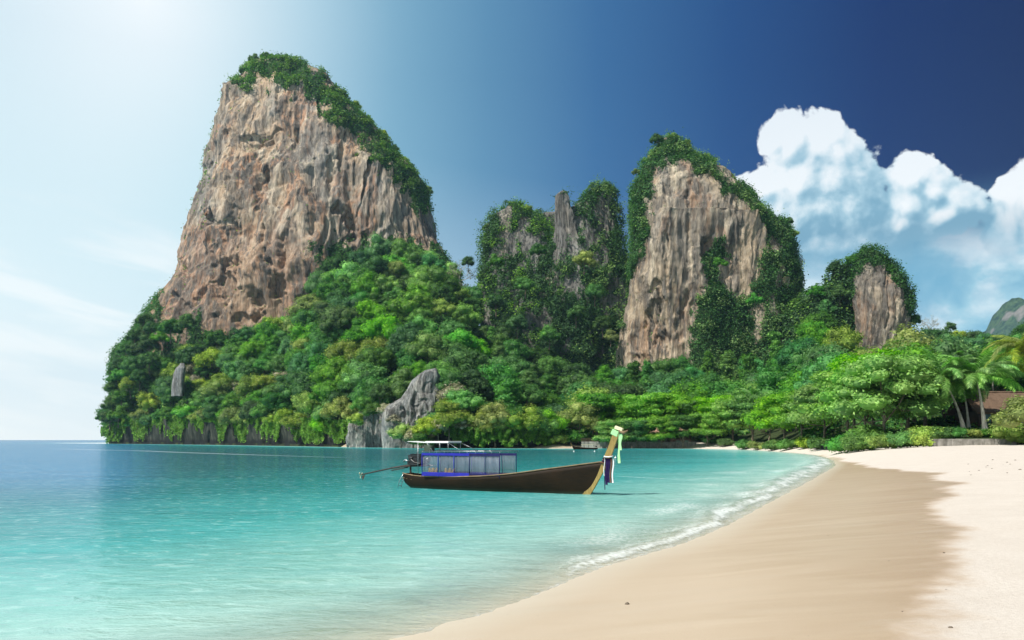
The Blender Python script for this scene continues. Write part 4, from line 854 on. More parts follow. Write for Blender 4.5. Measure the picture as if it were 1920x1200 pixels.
D_rock = [[(1606,512),(1630,494),(1656,500),(1684,535),(1702,580),(1714,640),(1716,710),(1590,710),(1596,600),(1602,560)]]
scrub('cliff_vines', TD, lambda px, py, V, N: (1-polys(px, py, D_rock, .3)), 28000, .7, 'vine', 531, .2, 2.6)
scrub('cliff_vines', TE, lambda px, py, V, N: px*0+1, 22000, 1.1, 'vine', 541, .8, 3.4)
scrub('cliff_vines', TE, lambda px, py, V, N: sstep(fbm(V/10, 3, 440), -.1, .4), 7000, 1.0, 'viney', 542, 1.6, 3.4)
def undergrowth():
    rs = np.random.RandomState(8); k = 230000
    px = rs.uniform(190, 2000, k); t_ = rs.rand(k)**.75*1.12; x, d, z = hill(px, t_)
    keep = ~((px > 1040) & (d < 250) & (px < 1500)) & ~((px > 1500) & (d < np.interp(px, T_[:, 0], T_[:, 1])+4))
    x, d, z, px = x[keep], d[keep], z[keep], px[keep]; k = len(x)
    h = np.clip(fbm(st_(x/6, d/6, x*0), 3, 601)+.5, 0, 2)*2.6*np.where((px > 1500) & (d < 160), .3, 1)*rs.rand(k)
    Pq = np.stack([x, d, z+h], -1); Nq = np.array([0, -.35, .8])+rs.normal(size=(k, 3))*.5
    pm = px < 620
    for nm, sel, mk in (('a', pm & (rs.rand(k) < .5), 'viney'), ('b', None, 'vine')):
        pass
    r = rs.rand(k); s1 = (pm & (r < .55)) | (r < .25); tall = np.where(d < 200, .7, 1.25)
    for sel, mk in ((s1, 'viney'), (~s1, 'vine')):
        v, f = quads(Pq[sel], Nq[sel], tall[sel], rs, .8); tag(ob('undergrowth', mesh_np('undergrowth', v, f, ML[mk], False)), 'dense green undergrowth between the jungle trees', None, None, 'stuff')
    # scrub hanging over the sea wall of rock
    k = 52000; px = rs.uniform(200, 1045, k); x, d, z = hill(px, 0*px+.0); wh = np.interp(px, T_[:, 0], T_[:, 4])
    clump = fbm(st_(px/34, px*0, px*0), 5, 611, .7); q = rs.rand(k)**1.3; hang = np.clip(.58+clump*.9, .10, .92)
    keepk = ~((px > 655) & (px < 835)); dz = -q*hang*wh+rs.rand(k)*2.2
    pr_ = .4+np.clip(fbm(st_(px/9, dz/3, px*0), 3, 615)+.4, 0, 1.5)*2.4; Pq = np.stack([(px-CX)/F*(d-pr_), d-pr_, z+dz], -1)[keepk]; kk = len(Pq)
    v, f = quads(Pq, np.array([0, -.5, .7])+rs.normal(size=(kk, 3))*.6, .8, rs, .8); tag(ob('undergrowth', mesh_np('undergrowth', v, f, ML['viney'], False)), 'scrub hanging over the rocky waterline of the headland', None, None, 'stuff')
undergrowth()

# ------------------------------------------------------------------ coconut palms
def frond_mesh(seed, L, droop, mat, nl=44, ll=.92):
    rs = np.random.RandomState(seed); V = []; Fc = []; pts = []
    a_ = .55; p = Vector((0, 0, 0)); n_ = 16
    for i in range(n_+1):
        pts.append(p.copy()); p = p+Vector((math.cos(a_), 0, math.sin(a_)))*(L/n_); a_ -= droop/n_*(.6+i/n_*1.1)
    mb = MB(); mb.tube(pts, [.05*(1-i/(n_+1)*.8) for i in range(n_+1)], 5)
    V = list(mb.v); Fc = [f for f in mb.f if len(f) == 4]
    for k in range(nl*2):
        sgn = 1 if k % 2 else -1; u = .10+.88*(k//2)/(nl-1); fi = u*n_; i0 = min(int(fi), n_-1); c_ = pts[i0].lerp(pts[i0+1], fi-i0); tdir = (pts[i0+1]-pts[i0]).normalized()
        ln = ll*L/4.2*(math.sin(PI*min(1, u*.82+.16))**.6)*rs.uniform(.85, 1.1); side = Vector((0, sgn, 0)); d1 = (tdir*.55+side*.75+Vector((0, 0, -.10+rs.normal()*.08))).normalized()
        wd = .026*L/4.2*1.5; m_ = c_+d1*ln*.5; d2 = (d1+Vector((0, 0, -.65))).normalized(); e_ = m_+d2*ln*.5; wv_ = tdir*wd; o = len(V)
        V += [tuple(c_-wv_*.7), tuple(c_+wv_*.7), tuple(m_+wv_), tuple(m_-wv_), tuple(e_+wv_*.25), tuple(e_-wv_*.25)]; Fc += [(o, o+1, o+2, o+3), (o+3, o+2, o+4, o+5)]
    me = bpy.data.meshes.new('frond'); me.from_pydata(V, [], Fc); me.materials.append(mat); return me
FR = [frond_mesh(s_, 4.4, dr, ML['palm']) for s_, dr in ((1, 1.5), (2, 1.9), (3, 2.4), (4, 1.1))]
FRY = [frond_mesh(s_, 4.4, dr, ML['palmy']) for s_, dr in ((1, 1.5), (2, 1.9), (3, 2.4), (4, 1.1))]
def palm(base, top, r0, fl, label, seed, fr=FR, nf=28, nuts=True):
    rs = np.random.RandomState(seed); b = Vector(base); t_ = Vector(top)-b
    root = empty('coconut_palm', base); mb = MB(); mid = t_*.5+Vector((-t_.x*.25, -t_.y*.25, 0)); pts = []; rr = []
    for i in range(25):
        u = i/24; q = Vector((0, 0, -.3))*(1-u)**2+2*u*(1-u)*mid+t_*u*u; pts.append(q); rr.append(r0*(1.35*(1-u)**3+1-.45*u)*(1+.05*(i % 2)))
    mb.tube(pts, rr, 10).build('trunk', BARKP, root, True)
    for k in range(nf):
        o = ob('frond', fr[rs.randint(len(fr))], root, tuple(t_)); az_ = k*2.39996+rs.normal()*.2; lift = rs.uniform(-.55, .55) if k > 6 else rs.uniform(.25, .85)
        o.rotation_euler = (rs.normal()*.25, -lift, az_); s_ = fl/4.4*rs.uniform(.85, 1.1); o.scale = (s_,)*3
    if nuts:
        for k in range(5):
            w = k*1.3; MB().ball((t_.x+.3*math.cos(w), t_.y+.3*math.sin(w), t_.z-.35), .16, 8, 6).build('coconut', simple_nut, root, True)
    tag(root, label, 'palm tree', 'coconut palms'); return root
simple_nut = simple('coconut_husk', (.16,.20,.06,1), .5)
def pp(px, py, d): return P(px, py, d)
palm(pp(1808,806,122), pp(1766,708,120), .17, 6.0, 'coconut palm leaning left, leftmost of the three beside the hut', 1)
palm(pp(1817,806,124), pp(1804,718,123), .14, 5.2, 'slender coconut palm between the two thicker ones beside the hut', 2)
palm(pp(1847,808,118), pp(1830,706,119), .20, 6.4, 'thick-trunked coconut palm directly in front of the hut', 3)
palm(pp(1965,812,112), pp(1938,668,112), .2, 7.2, 'yellowish coconut palm with fronds reaching in at the right edge', 4, FRY, 26)
palm(pp(1800,806,138), pp(1792,690,138), .17, 5.0, 'tall coconut palm behind the two leaning palms', 9)
palm(pp(1860,806,138), pp(1862,690,138), .17, 5.0, 'coconut palm rising behind the hut roof', 10)
palm(pp(1543,780,205), pp(1541,708,205), .22, 5.0, 'slim coconut palm with a tall pale trunk among the beach trees', 5, nf=18)
palm(pp(1562,785,198), pp(1559,716,198), .22, 5.2, 'second slim palm just right of the pale-trunked palm', 6, nf=18)
palm(pp(1492,780,240), pp(1489,720,240), .24, 5.4, 'distant palm below the right foot of the cream cliff', 7, nf=18)
palm(pp(1462,792,225), pp(1460,752,225), .22, 5.6, 'low palm with wide drooping fronds above the beach trees', 8, nf=16)
palm(pp(1415,790,235), pp(1412,746,235), .22, 5.2, 'greyish palm left of the low wide palm', 11, nf=16)

# ------------------------------------------------------------------ hut, roofs, walls
def woodmat(name, c1, c2, axis_=(1, 8, 8), rough=.6, spec=.3, bs=.3):
    m, n, out = newmat(name); t = n.node('ShaderNodeTexCoord').outputs['Object']; v = n.noise(n.scalev(t, *axis_), 2.2, 7, .65, .5); v2 = n.noise(t, 1.3, 3, .5)
    c = n.mix(n.mr(v, .32, .68), c1, c2); c = n.mix(n.math('MULTIPLY', n.mr(v2, .5, .7), .35), c, tuple(x*.5 for x in c1[:3])+(1,))
    principled(n, out, c, rough, spec, v, bs, .02); return m
WOODD = woodmat('dark_timber', (.035,.022,.014,1), (.09,.055,.035,1), (8, 8, 1)); THATCH = woodmat('thatch', (.085,.058,.042,1), (.22,.145,.10,1), (8, 8, 1.5), .95, .05, .8)
THATCHP = woodmat('thatch_pink', (.34,.20,.13,1), (.58,.38,.27,1), (8, 8, 1.5), .95, .05, .8)
GLASS = simple('window_teal', (.06,.16,.14,1), .15, .5, var=.2); CURT = simple('curtain', (.45,.38,.36,1), .8)
def conc(name, c1, c2):
    m, n, out = newmat(name); t = n.node('ShaderNodeTexCoord').outputs['Object']; v = n.noise(t, 1.2, 8, .68, .4); s_ = n.noise(n.scalev(t, 1, 1, .15), 1.6, 5, .6)
    c = n.mix(n.mr(v, .32, .68), c1, c2); c = n.mix(n.math('MULTIPLY', n.mr(s_, .5, .65), .6), c, (.06,.06,.05,1)); principled(n, out, c, .9, .15, v, .5, .05); return m
CONC = conc('concrete', (.16,.15,.13,1), (.36,.34,.31,1))
def hut():
    d = 130; x0, _, z0 = pp(1812, 802, d); x1 = pp(1935, 802, d)[0]; r = empty('thatched_hut', ((x0+x1)/2, d, z0)); w = x1-x0; dep = 7; hh = 2.6
    m = MB(); m.box((0, 0, hh/2), (w, dep, hh)); m.build('wall', WOODD, r)
    MB().box((0, -.6, -.25), (w+1, dep+2, .5), bev=.04).build('floor', CONC, r)
    # gambrel thatched roof, eaves out front
    rv = []; prof = [(-dep/2-1.3, hh-.25), (-dep/2+.1, hh+.5), (-1.9, hh+1.9), (0, hh+3.1), (1.9, hh+1.9), (dep/2+1.3, hh-.2)]
    nx = 30; V = []
    for i in range(nx):
        xx = -w/2-.9+(w+1.8)*i/(nx-1)
        for (yy, zz) in prof: V.append((xx, yy, zz+random.uniform(-.05, .05)))
        for (yy, zz) in reversed(prof): V.append((xx, yy*.96, zz-.28))
    n_ = len(prof)*2; Fc = [(i*n_+k, i*n_+(k+1) % n_, (i+1)*n_+(k+1) % n_, (i+1)*n_+k) for i in range(nx-1) for k in range(n_)]+[tuple(range(n_)), tuple(reversed(range((nx-1)*n_, nx*n_)))]
    rb = MB(); rb.add(V, Fc); rf = rb.build('roof', THATCH, r)
    MB().tube([(-w/2-1, 0, hh+3.15), (w/2+1, 0, hh+3.15)], .16, 8).build('ridge', THATCH, rf, True)
    k = 0; xx = -w/2+.9
    while xx < w/2-.5:
        f = MB(); 
        f.box((xx, -dep/2-.05, 1.25), (.09, .1, 2.3)); f.box((xx+1.0, -dep/2-.05, 1.25), (.09, .1, 2.3)); f.box((xx+.5, -dep/2-.05, 2.36), (.9, .1, .09)); f.box((xx+.5, -dep/2-.05, .35), (.9, .1, .09))
        fo = f.build('window', WOODD, r); MB().box((xx+.5, -dep/2-.03, 1.35), (.9, .04, 1.9)).build('pane', GLASS if k % 3 != 1 else CURT, fo); xx += 1.35; k += 1
    for xx in np.linspace(-w/2, w/2, 6): MB().tube([(xx, -dep/2-1.1, -.2), (xx, -dep/2-1.1, hh-.1)], .09, 8).build('post', WOODD, r, True)
    rl = MB(); rl.box((0, -dep/2-1.1, .9), (w, .06, .07)); rl.box((0, -dep/2-1.1, .5), (w, .05, .05)); rl.build('railing', WOODD, r)
    tag(r, 'dark timber hut with brown thatched roof behind the palms at right', 'hut')
hut()
def far_roof(px0, px1, pyt, pyb, d, label):
    xa = pp(px0, pyb, d)[0]; xb = pp(px1, pyb, d)[0]; zb = pp(0, pyb, d)[2]; zt = pp(0, pyt, d)[2]; r = empty('beach_bungalow', ((xa+xb)/2, d, .5)); w = (xb-xa)
    MB().box((0, 0, (zb-.5)/2), (w*.8, 5, zb-.5)).build('wall', WOODD, r)
    V = [(-w/2, -3.4, zb-.6), (w/2, -3.4, zb-.6), (w/2, 3.4, zb-.6), (-w/2, 3.4, zb-.6), (-w*.2, 0, zt-.5), (w*.2, 0, zt-.5), (-w/2, -3.4, zb-.8), (w/2, -3.4, zb-.8), (w/2, 3.4, zb-.8), (-w/2, 3.4, zb-.8)]
    m = MB(); m.add(V, [(0, 1, 5, 4), (1, 2, 5), (2, 3, 4, 5), (3, 0, 4), (6, 7, 1, 0), (7, 8, 2, 1), (8, 9, 3, 2), (9, 6, 0, 3), (9, 8, 7, 6)]); m.build('roof', THATCHP, r)
    for s_ in (-1, 1): MB().box((s_*w*.2, -2.53, 1.3), (1.1, .08, 1.1)).build('window', GLASS, r)
    tag(r, label, 'bungalow', 'bungalows behind the beach trees')
far_roof(1196, 1246, 801, 813, 238.5, 'small bungalow with pinkish thatched roof, left one behind the concrete wall')
far_roof(1256, 1296, 799, 812, 239.5, 'small bungalow with pinkish pointed roof, right one behind the concrete wall')
def wall(px0, px1, d0, d1, zb, zt, npan, label, thick=.35, name='concrete_wall', fence=False):
    a_ = Vector(((px0-CX)/F*d0, d0, 0)); b_ = Vector(((px1-CX)/F*d1, d1, 0)); L = (b_-a_).length; rz = math.atan2(b_.y-a_.y, b_.x-a_.x); r = empty(name, (a_.x, a_.y, zb), rz)
    p = L/npan
    for k in range(npan):
        hh_ = (zt-zb)*random.uniform(.94, 1.02); MB().box((p*(k+.5), random.uniform(-.03, .03), hh_/2-.3), (p-.06, thick, hh_+.6), bev=.03, ry=random.uniform(-.004, .004)).build('panel', CONC, r)
    if fence:
        f = MB(); 
        for k in range(int(L/.28)): f.box((k*.28, .35, (zt-zb)+.5), (.13, .03, 1.1))
        f.box((L/2, .38, zt-zb+.85), (L, .03, .08)); f.box((L/2, .38, zt-zb+.3), (L, .03, .08)); f.build('fence_boards', WOODD, r)
    tag(r, label, 'wall')
wall(1090, 1305, 236, 232, .35, 1.95, 9, 'weathered grey concrete retaining wall with dark fence behind the far beach', fence=True)
wall(1742, 1905, 106.2, 105.8, 1.85, 2.68, 4, 'low weathered concrete seawall at the top of the dry sand by the hut', thick=.4)
wall(1330, 1440, 230, 212, .5, 1.2, 5, 'low shaded concrete kerb wall at the back of the far beach', thick=.3)

# ------------------------------------------------------------------ longtail boat
HULL = None
m, n, out = newmat('hull_planks'); t = n.node('ShaderNodeTexCoord').outputs['Object']; sx = n.node('ShaderNodeSeparateXYZ'); n.l.new(t, sx.inputs[0])
zz = n.math('SUBTRACT', sx.outputs[2], n.math('MULTIPLY', n.math('POWER', n.math('MAXIMUM', n.math('SUBTRACT', sx.outputs[0], 3.0), 0), 2.0), .0135))
pl = n.math('ABSOLUTE', n.math('SUBTRACT', n.math('FRACT', n.math('MULTIPLY', zz, 5.2)), .5)); line = n.mr(pl, .47, .495)
gr = n.noise(n.scalev(t, .6, 4, 9), 3, 7, .65, .3); v2 = n.noise(t, .9, 4, .6)
c = n.mix(n.mr(gr, .3, .7), (.006,.003,.0012,1), (.020,.010,.003,1)); c = n.mix(n.math('MULTIPLY', n.mr(v2, .45, .7), .4), c, (.034,.016,.006,1)); c = n.mix(line, c, (.012,.007,.004,1))
c = n.mix(n.mr(sx.outputs[2], .16, .04), c, (.03,.032,.02,1))
principled(n, out, c, .6, .18, n.math('SUBTRACT', gr, line), .35, .02); HULLM = m
POSTM = woodmat('prow_timber', (.20,.13,.035,1), (.36,.25,.08,1), (6, 6, 1), .5, .35); DECK = woodmat('deck_timber', (.14,.09,.05,1), (.30,.21,.12,1), (1, 8, 8), .7)
WHITE = simple('white_paint', (.78,.78,.75,1), .45, .3, var=.06); BLUE = simple('blue_tarp', (.015,.018,.30,1), .55, .3, var=.2, scale=5); NAVY = simple('navy_cloth', (.02,.02,.09,1), .8, .1)
BLACK = simple('engine_black', (.012,.012,.013,1), .35, .5, var=.4); STEEL = simple('steel', (.45,.45,.46,1), .35, .5, metal=.9, var=.2); RUST = simple('shaft_rust', (.05,.035,.028,1), .6, .3, var=.4)
GREENC = simple('mint_cloth', (.36,.66,.32,1), .8, .1, var=.12); PURPLE = simple('purple_cloth', (.018,.008,.05,1), .8, .1); WHITEC = simple('white_cloth', (.75,.73,.74,1), .8, .1, var=.06); BROWNC = simple('brown_cloth', (.12,.06,.045,1), .8, .1); YEL = simple('straw_yellow', (.62,.40,.09,1), .7, .1)
CREAM = simple('cream_paint', (.72,.66,.42,1), .5, .3, var=.1)
m, n, out = newmat('mesh_curtain'); t = n.node('ShaderNodeTexCoord').outputs['Object']; v = n.noise(n.scalev(t, 9, 9, 1), 1.1, 4, .6)
b = principled(n, None, n.mix(n.mr(v, .35, .65), (.10,.12,.18,1), (.22,.24,.31,1)), .5, .4); tr = n.node('ShaderNodeBsdfTransparent'); ms = n.node('ShaderNodeMixShader'); ms.inputs[0].default_value = .66
n.l.new(b.outputs[0], ms.inputs[1]); n.l.new(tr.outputs[0], ms.inputs[2]); n.l.new(ms.outputs[0], out.inputs[0]); NET = m
def ribbon(name, pts_list, width, mat, label, bo, thick=.008, cat='ribbon'):
    """a hanging cloth strip: list of centre lines, each with its own width vector"""
    mb = MB()
    for (pts, w) in pts_list:
        V = []; m_ = len(pts)
        for i, p in enumerate(pts):
            u = i/(m_-1); wv_ = Vector(w)*(1+.25*math.sin(u*9)); nv_ = Vector((0, thick, 0))
            V += [tuple(Vector(p)-wv_), tuple(Vector(p)+wv_), tuple(Vector(p)+wv_+nv_), tuple(Vector(p)-wv_+nv_)]
        Fc = [(i*4+k, i*4+(k+1) % 4, (i+1)*4+(k+1) % 4, (i+1)*4+k) for i in range(m_-1) for k in range(4)]+[(0, 1, 2, 3), (m_*4-4, m_*4-1, m_*4-2, m_*4-3)]; mb.add(V, Fc)
    o = mb.build(name, mat, None, True); o.location = bo.location; o.rotation_euler = bo.rotation_euler; o.scale = bo.scale; tag(o, label, cat); return o
def hull_parts(root):
    st = [(-.15, .30, .78, .20), (.3, .42, .72, -.05), (1.2, .60, .66, -.22), (2.5, .74, .66, -.30), (4, .82, .70, -.34), (5.5, .84, .78, -.34), (7, .78, .92, -.32), (8.3, .64, 1.10, -.28), (9.3, .46, 1.27, -.22), (10.1, .27, 1.42, -.14), (10.6, .13, 1.51, -.06), (10.85, .05, 1.56, 0)]
    st = np.array(catmull(st, 4)); ns = 9; V = []
    for (x, w, zg, zk) in st:
        rake = max(0, (x-8.6)/2.25)
        for side in (-1, 1):
            pass
        ring = []
        for k in range(ns):
            u = k/(ns-1); yy = w*(1-(1-u)**2.3)**(1/1.9) if u > 0 else 0; yy = w*math.sin(u*PI/2)**.75; z_ = zk+(zg-zk)*u**1.25
            xs_ = x+(.75*rake*(u**1.0)) ; ring.append((xs_, yy, z_))
        outer = [(a_, -b_, c_) for a_, b_, c_ in reversed(ring)]+ring[1:]
        inner = [(a_, b_*.93, c_+(.05 if 0 < i < len(outer)-1 else 0)) for i, (a_, b_, c_) in enumerate(outer)]
        V += outer+list(reversed(inner))
    n_ = (2*ns-1)*2; mN = len(st); Fc = [(i*n_+k, i*n_+(k+1) % n_, (i+1)*n_+(k+1) % n_, (i+1)*n_+k) for i in range(mN-1) for k in range(n_)]
    mb = MB(); mb.add(V, Fc); no = 2*ns-1; mb.f.append(tuple(reversed(range(no)))); h_ = mb.build('hull', HULLM, root, True)
    # gunwale strips + white boot line
    for s_ in (-1, 1):
        pts = [(x+.75*max(0, (x-8.6)/2.25), s_*w*1.01, zg+.01) for (x, w, zg, zk) in st]; MB().tube(pts, .032, 6).build('gunwale', DECK, root, True)
    pts = [(x+.75*max(0, (x-8.6)/2.25)*.2, -1.012*w*math.sin(.30*PI/2)**.75 if False else -1.0*(w*math.sin(.42**.8*PI/2)**.75)-.012, zk+(zg-zk)*(.42**.8)**1.25) for (x, w, zg, zk) in st[16:]]
    dk = MB()
    for (x, w, zg, zk) in st[2:-3:2]: dk.box((x, 0, zg-.22), (.34, w*1.8, .03))
    dk.build('deck', DECK, root)
    return st
def longtail():
    s0 = (-5.62, 43.6); b0 = (3.55, 38.0); rz = math.atan2(b0[1]-s0[1], b0[0]-s0[0]); root = empty('longtail_boat', (s0[0], s0[1], 0), rz)
    st = hull_parts(root); 
    # stem post: board following the raked bow and rising above the gunwale
    pr = [(10.45, -.30), (10.75, .0), (11.1, .55), (11.45, 1.15), (11.75, 1.62), (12.0, 2.2), (12.28, 2.95)]; mb = MB(); V = []
    for i, (x, z) in enumerate(pr):
        ww = .17 if i < 5 else .15; th = .065
        dxz = Vector((.9, 0, -.45)).normalized()
        for (a_, b_) in ((-ww, -th), (ww*.9, -th*.8), (ww*.9, th*.8), (-ww, th)): V.append((x+dxz.x*a_, b_, z+dxz.z*a_))
    Fc = [(i*4+k, i*4+(k+1) % 4, (i+1)*4+(k+1) % 4, (i+1)*4+k) for i in range(len(pr)-1) for k in range(4)]+[(3, 2, 1, 0), tuple(range(len(pr)*4-4, len(pr)*4))]
    mb.add(V, Fc); mb.build('prow_post', POSTM, root)
    m2 = MB(); m2.box((12.38, 0, 3.10), (.40, .17, .16), ry=.35, bev=.02); m2.build('prow_cap', CREAM, root)
    m3 = MB(); m3.tube([(12.42, 0, 3.02), (12.62, 0, 2.90), (12.82, 0, 3.02)], [.10, .085, .03], 8); m3.build('prow_beak', DECK, root, True)
    MB().box((12.19, 0, 2.90), (.36, .16, .26), ry=.42, bev=.02).build('cloth_band', GREENC, root)
    # foredeck plate
    MB().box((10.55, 0, 1.42), (1.3, .22, .03), ry=-.16).build('foredeck', WHITE, root)
    # cabin: posts, side screens, canopy rails
    X0, X1, XM = 1.55, 6.35, 4.55; w = .80
    for s_ in (-1, 1):
        for x in (X0, 2.6, 3.6, XM, 5.5, X1): MB().tube([(x, s_*w, .66), (x, s_*w, 1.86+.03*(x-X0)*.3)], .022, 6).build('canopy_post', NAVY if x > 4.4 else BLUE, root, True)
        for (xa, xb, mt) in ((X0, XM, BLUE), (XM, X1, NAVY)):
            MB().box(((xa+xb)/2, s_*w, 1.83), (xb-xa, .045, .13), bev=.01).build('curtain_rail', mt, root)
            MB().box(((xa+xb)/2, s_*(w+.012), .80 if mt is BLUE else .84), (xb-xa, .05, .20 if mt is BLUE else .10), bev=.01).build('side_board', mt, root)
        for (xa, xb) in ((X0+.03, 2.58), (2.62, 3.58), (3.62, XM-.03), (XM+.03, 5.47), (5.53, X1-.03)):
            nseg = 12; V = []
            for i in range(nseg+1):
                x = xa+(xb-xa)*i/nseg; yy = s_*(w-.03)+.012*math.sin(i*1.9)
                V += [(x, yy, .88), (x, yy, 1.78), (x, yy+.006, 1.78), (x, yy+.006, .88)]
            c_ = MB(); c_.add(V, [(i*4+k, i*4+(k+1) % 4, i*4+4+(k+1) % 4, i*4+4+k) for i in range(nseg) for k in range(4)]); c_.build('screen', NET, root, True)
    rk = MB()
    for s_ in (-1, 0, 1): rk.tube([(X0, s_*w, 1.98), (X1+.15, s_*w, 2.02)], .014, 5)
    for x in np.linspace(X0, X1, 11): rk.tube([(x, -w, 1.88), (x, -w, 2.02), (x, 0, 2.05), (x, w, 2.02), (x, w, 1.88)], .012, 5)
    rk.build('roof_rack', STEEL, root, True)
    # folded awning rolled on the rack and white upper awning on poles
    aw = MB(); aw.box((2.35, 0, 2.46), (1.50, 1.2, .10), ry=-.0, bev=.015); aw.box((.95, 0, 2.46), (1.25, .95, .025), ry=.06); aw.build('awning', WHITE, root)
    for (pts_, r_) in [([(x, y, .7 if x < 1.2 else 1.95), (x, y, 2.44)], .016) for (x, y) in ((1.05, -.5), (1.05, .5), (1.72, -.55), (1.72, .55), (2.5, -.55), (3.05, -.55), (3.05, .55))]+[([(3.05, -.55, 2.43), (4.0, -.75, 2.02)], .012), ([(3.05, .55, 2.43), (4.0, .75, 2.02)], .012), ([(1.72, -.55, 2.42), (2.15, -.7, 2.0)], .02)]:
        MB().tube(pts_, r_, 6).build('awning_pole', STEEL, root, True)
    MB().box((1.80, -.5, 2.12), (.5, .35, .34), bev=.05).build('storage_box', simple('olive_bag', (.05,.07,.05,1), .8), root)
    # engine on its swivel at the stern
    e_ = empty('engine', (0, 0, 0)); e_.parent = root; e_['kind'] = 'x'; del e_['kind']
    MB().tube([(.15, 0, .55), (.15, 0, 1.12)], .05, 8).build('swivel_post', RUST, e_, True)
    def big(mb, s_=1.5):
        mb.v = [(.12+(a_-.15)*s_, b_*1.25, 1.20+(c_-1.24)*s_*.64) for a_, b_, c_ in mb.v]; return mb
    big(MB().box((.45, 0, 1.22), (1.15, .34, .09), ry=-.06, bev=.02)).build('engine_bed', RUST, e_)
    eb = MB(); eb.box((.50, 0, 1.48), (.66, .36, .42), bev=.05); eb.box((.42, 0, 1.76), (.60, .26, .16), bev=.03); eb.box((.85, 0, 1.52), (.16, .32, .34), bev=.05); eb.tube([(.72, -.2, 1.36), (.5, -.24, 1.42), (.35, -.24, 1.58), (.2, -.2, 1.62)], .035, 7); eb.tube([(.25, -.2, 1.3), (.7, -.22, 1.3)], .05, 8); eb.ball((.3, -.14, 1.66), .11, 8, 6); eb.tube([(.62, -.19, 1.66), (.9, -.2, 1.62), (.98, -.12, 1.42)], .03, 6); eb.box((.2, -.05, 1.42), (.14, .3, .2), bev=.03); eb.tube([(.55, -.1, 1.84), (.55, -.1, 1.98)], .03, 6); big(eb).build('engine_block', BLACK, e_)
    big(MB().box((.45, 0, 1.87), (.52, .20, .05), bev=.02)).build('rocker_cover', BLACK, e_)
    big(MB().tube([(.96, -.02, 1.60), (1.03, -.02, 1.60)], .12, 14)).build('flywheel', STEEL, e_, True)
    MB().tube([(.15, -.1, 1.4), (-.12, -.14, 1.5), (-.22, -.14, 1.38)], [.035, .04, .05], 8).build('exhaust_pipe', STEEL, e_, True)
    sh = MB(); sh.tube([(.0, 0, 1.20), (-1.2, 0, 1.02), (-3.35, 0, .62)], [.055, .042, .035], 8); sh.tube([(.0, -.02, 1.10), (-1.15, -.02, .90)], .03, 6); sh.build('tail_shaft', RUST, e_, True)
    prp = MB()
    for k in range(3):
        w_ = k*2*PI/3+.4; prp.box((-3.42, .11*math.cos(w_), .60+.11*math.sin(w_)), (.03, .10, .18), rx=w_-PI/2, rz=.5, bev=.008)
    prp.ball((-3.42, 0, .60), .05, 8, 6); prp.build('propeller', CREAM, e_)
    sk = MB(); sk.add([(-3.10, 0, .62), (-3.35, 0, .54), (-3.28, 0, .30), (-3.10, .02, .62), (-3.35, .02, .54), (-3.28, .02, .30)], [(0, 1, 2), (5, 4, 3), (0, 3, 4, 1), (1, 4, 5, 2), (2, 5, 3, 0)]); sk.build('skeg', RUST, e_)
    MB().tube([(1.0, 0, 1.26), (1.9, -.1, 1.22)], .02, 6).build('tiller', STEEL, e_, True)
    # ladder / tyre ropes at the stern
    ld = MB(); 
    for yy in (-.22, -.5): ld.tube([(.05, yy, .75), (-.22, yy, .38), (-.35, yy, -.1)], .016, 6)
    for k in range(3): ld.tube([(-.12-.09*k, -.22, .50-.2*k), (-.12-.09*k, -.5, .50-.2*k)], .014, 6)
    ld.build('boarding_ladder', STEEL, root, True)
    tag(root, 'dark wooden longtail boat with blue curtained cabin floating in the turquoise shallows', 'boat')
    return root
BOAT = longtail()
def loc_ribbons():
    R_ = random.Random(4)
    def hang(x, y, z, L, w, sway=.05, n_=9): return ([(x+sway*math.sin(k*.9)*.4, y-.01*k, z-L*k/(n_-1)) for k in range(n_)], (w, 0, .0))
    ribbon('ribbon', [hang(12.46, -.11, 2.86, 1.35, .055), hang(12.54, -.13, 2.86, .75, .05)], .1, GREENC, 'long pale green ribbon hanging from the tip of the prow', BOAT)
    wrap = lambda z, x, r, m_: [(x+r*math.cos(q)*.20, r*math.sin(q)*.14, z+.03*math.sin(q)) for q in np.linspace(0, 2*PI, 17)]
    def sash(zs, x, mat, lab, hangs):
        mb = MB(); 
        for z in zs: mb.tube(wrap(z, x+(z-1.75)*.42, 1, 0), .035, 6)
        for (hx, L, w) in hangs:
            pts, ww = hang(hx, -.16, 1.72, L, w); V = []
            for p in pts: V += [(p[0]-w, p[1], p[2]), (p[0]+w, p[1]-.01, p[2]), (p[0]+w, p[1]+.03, p[2]), (p[0]-w, p[1]+.03, p[2])]
            n_ = len(pts); mb.add(V, [(i*4+k, i*4+(k+1) % 4, i*4+4+(k+1) % 4, i*4+4+k) for i in range(n_-1) for k in range(4)]+[(0, 1, 2, 3), (n_*4-4, n_*4-1, n_*4-2, n_*4-3)])
        o = mb.build('ribbon', mat, None, True); o.location = BOAT.location; o.rotation_euler = BOAT.rotation_euler; tag(o, lab, 'ribbon')
    sash((1.62, 1.72), 11.8, PURPLE, 'dark purple sash tied round the prow post with long hanging tails', [(11.84, 1.22, .055), (11.95, 1.12, .05), (11.76, 1.45, .014)])
    sash((1.82,), 11.82, WHITEC, 'white sash tied around the prow above the purple one', [(12.16, 1.12, .03), (11.72, .8, .014)])
    sash((1.54,), 11.74, BROWNC, 'brown ribbon hanging between the purple and white ribbons on the prow', [(12.06, 1.12, .04)])
loc_ribbons()
def on_boat(name, mb, mat, label, cat, group=None):
    o = mb.build(name, mat, None, True); o.location = BOAT.location; o.rotation_euler = BOAT.rotation_euler; tag(o, label, cat, group); return o
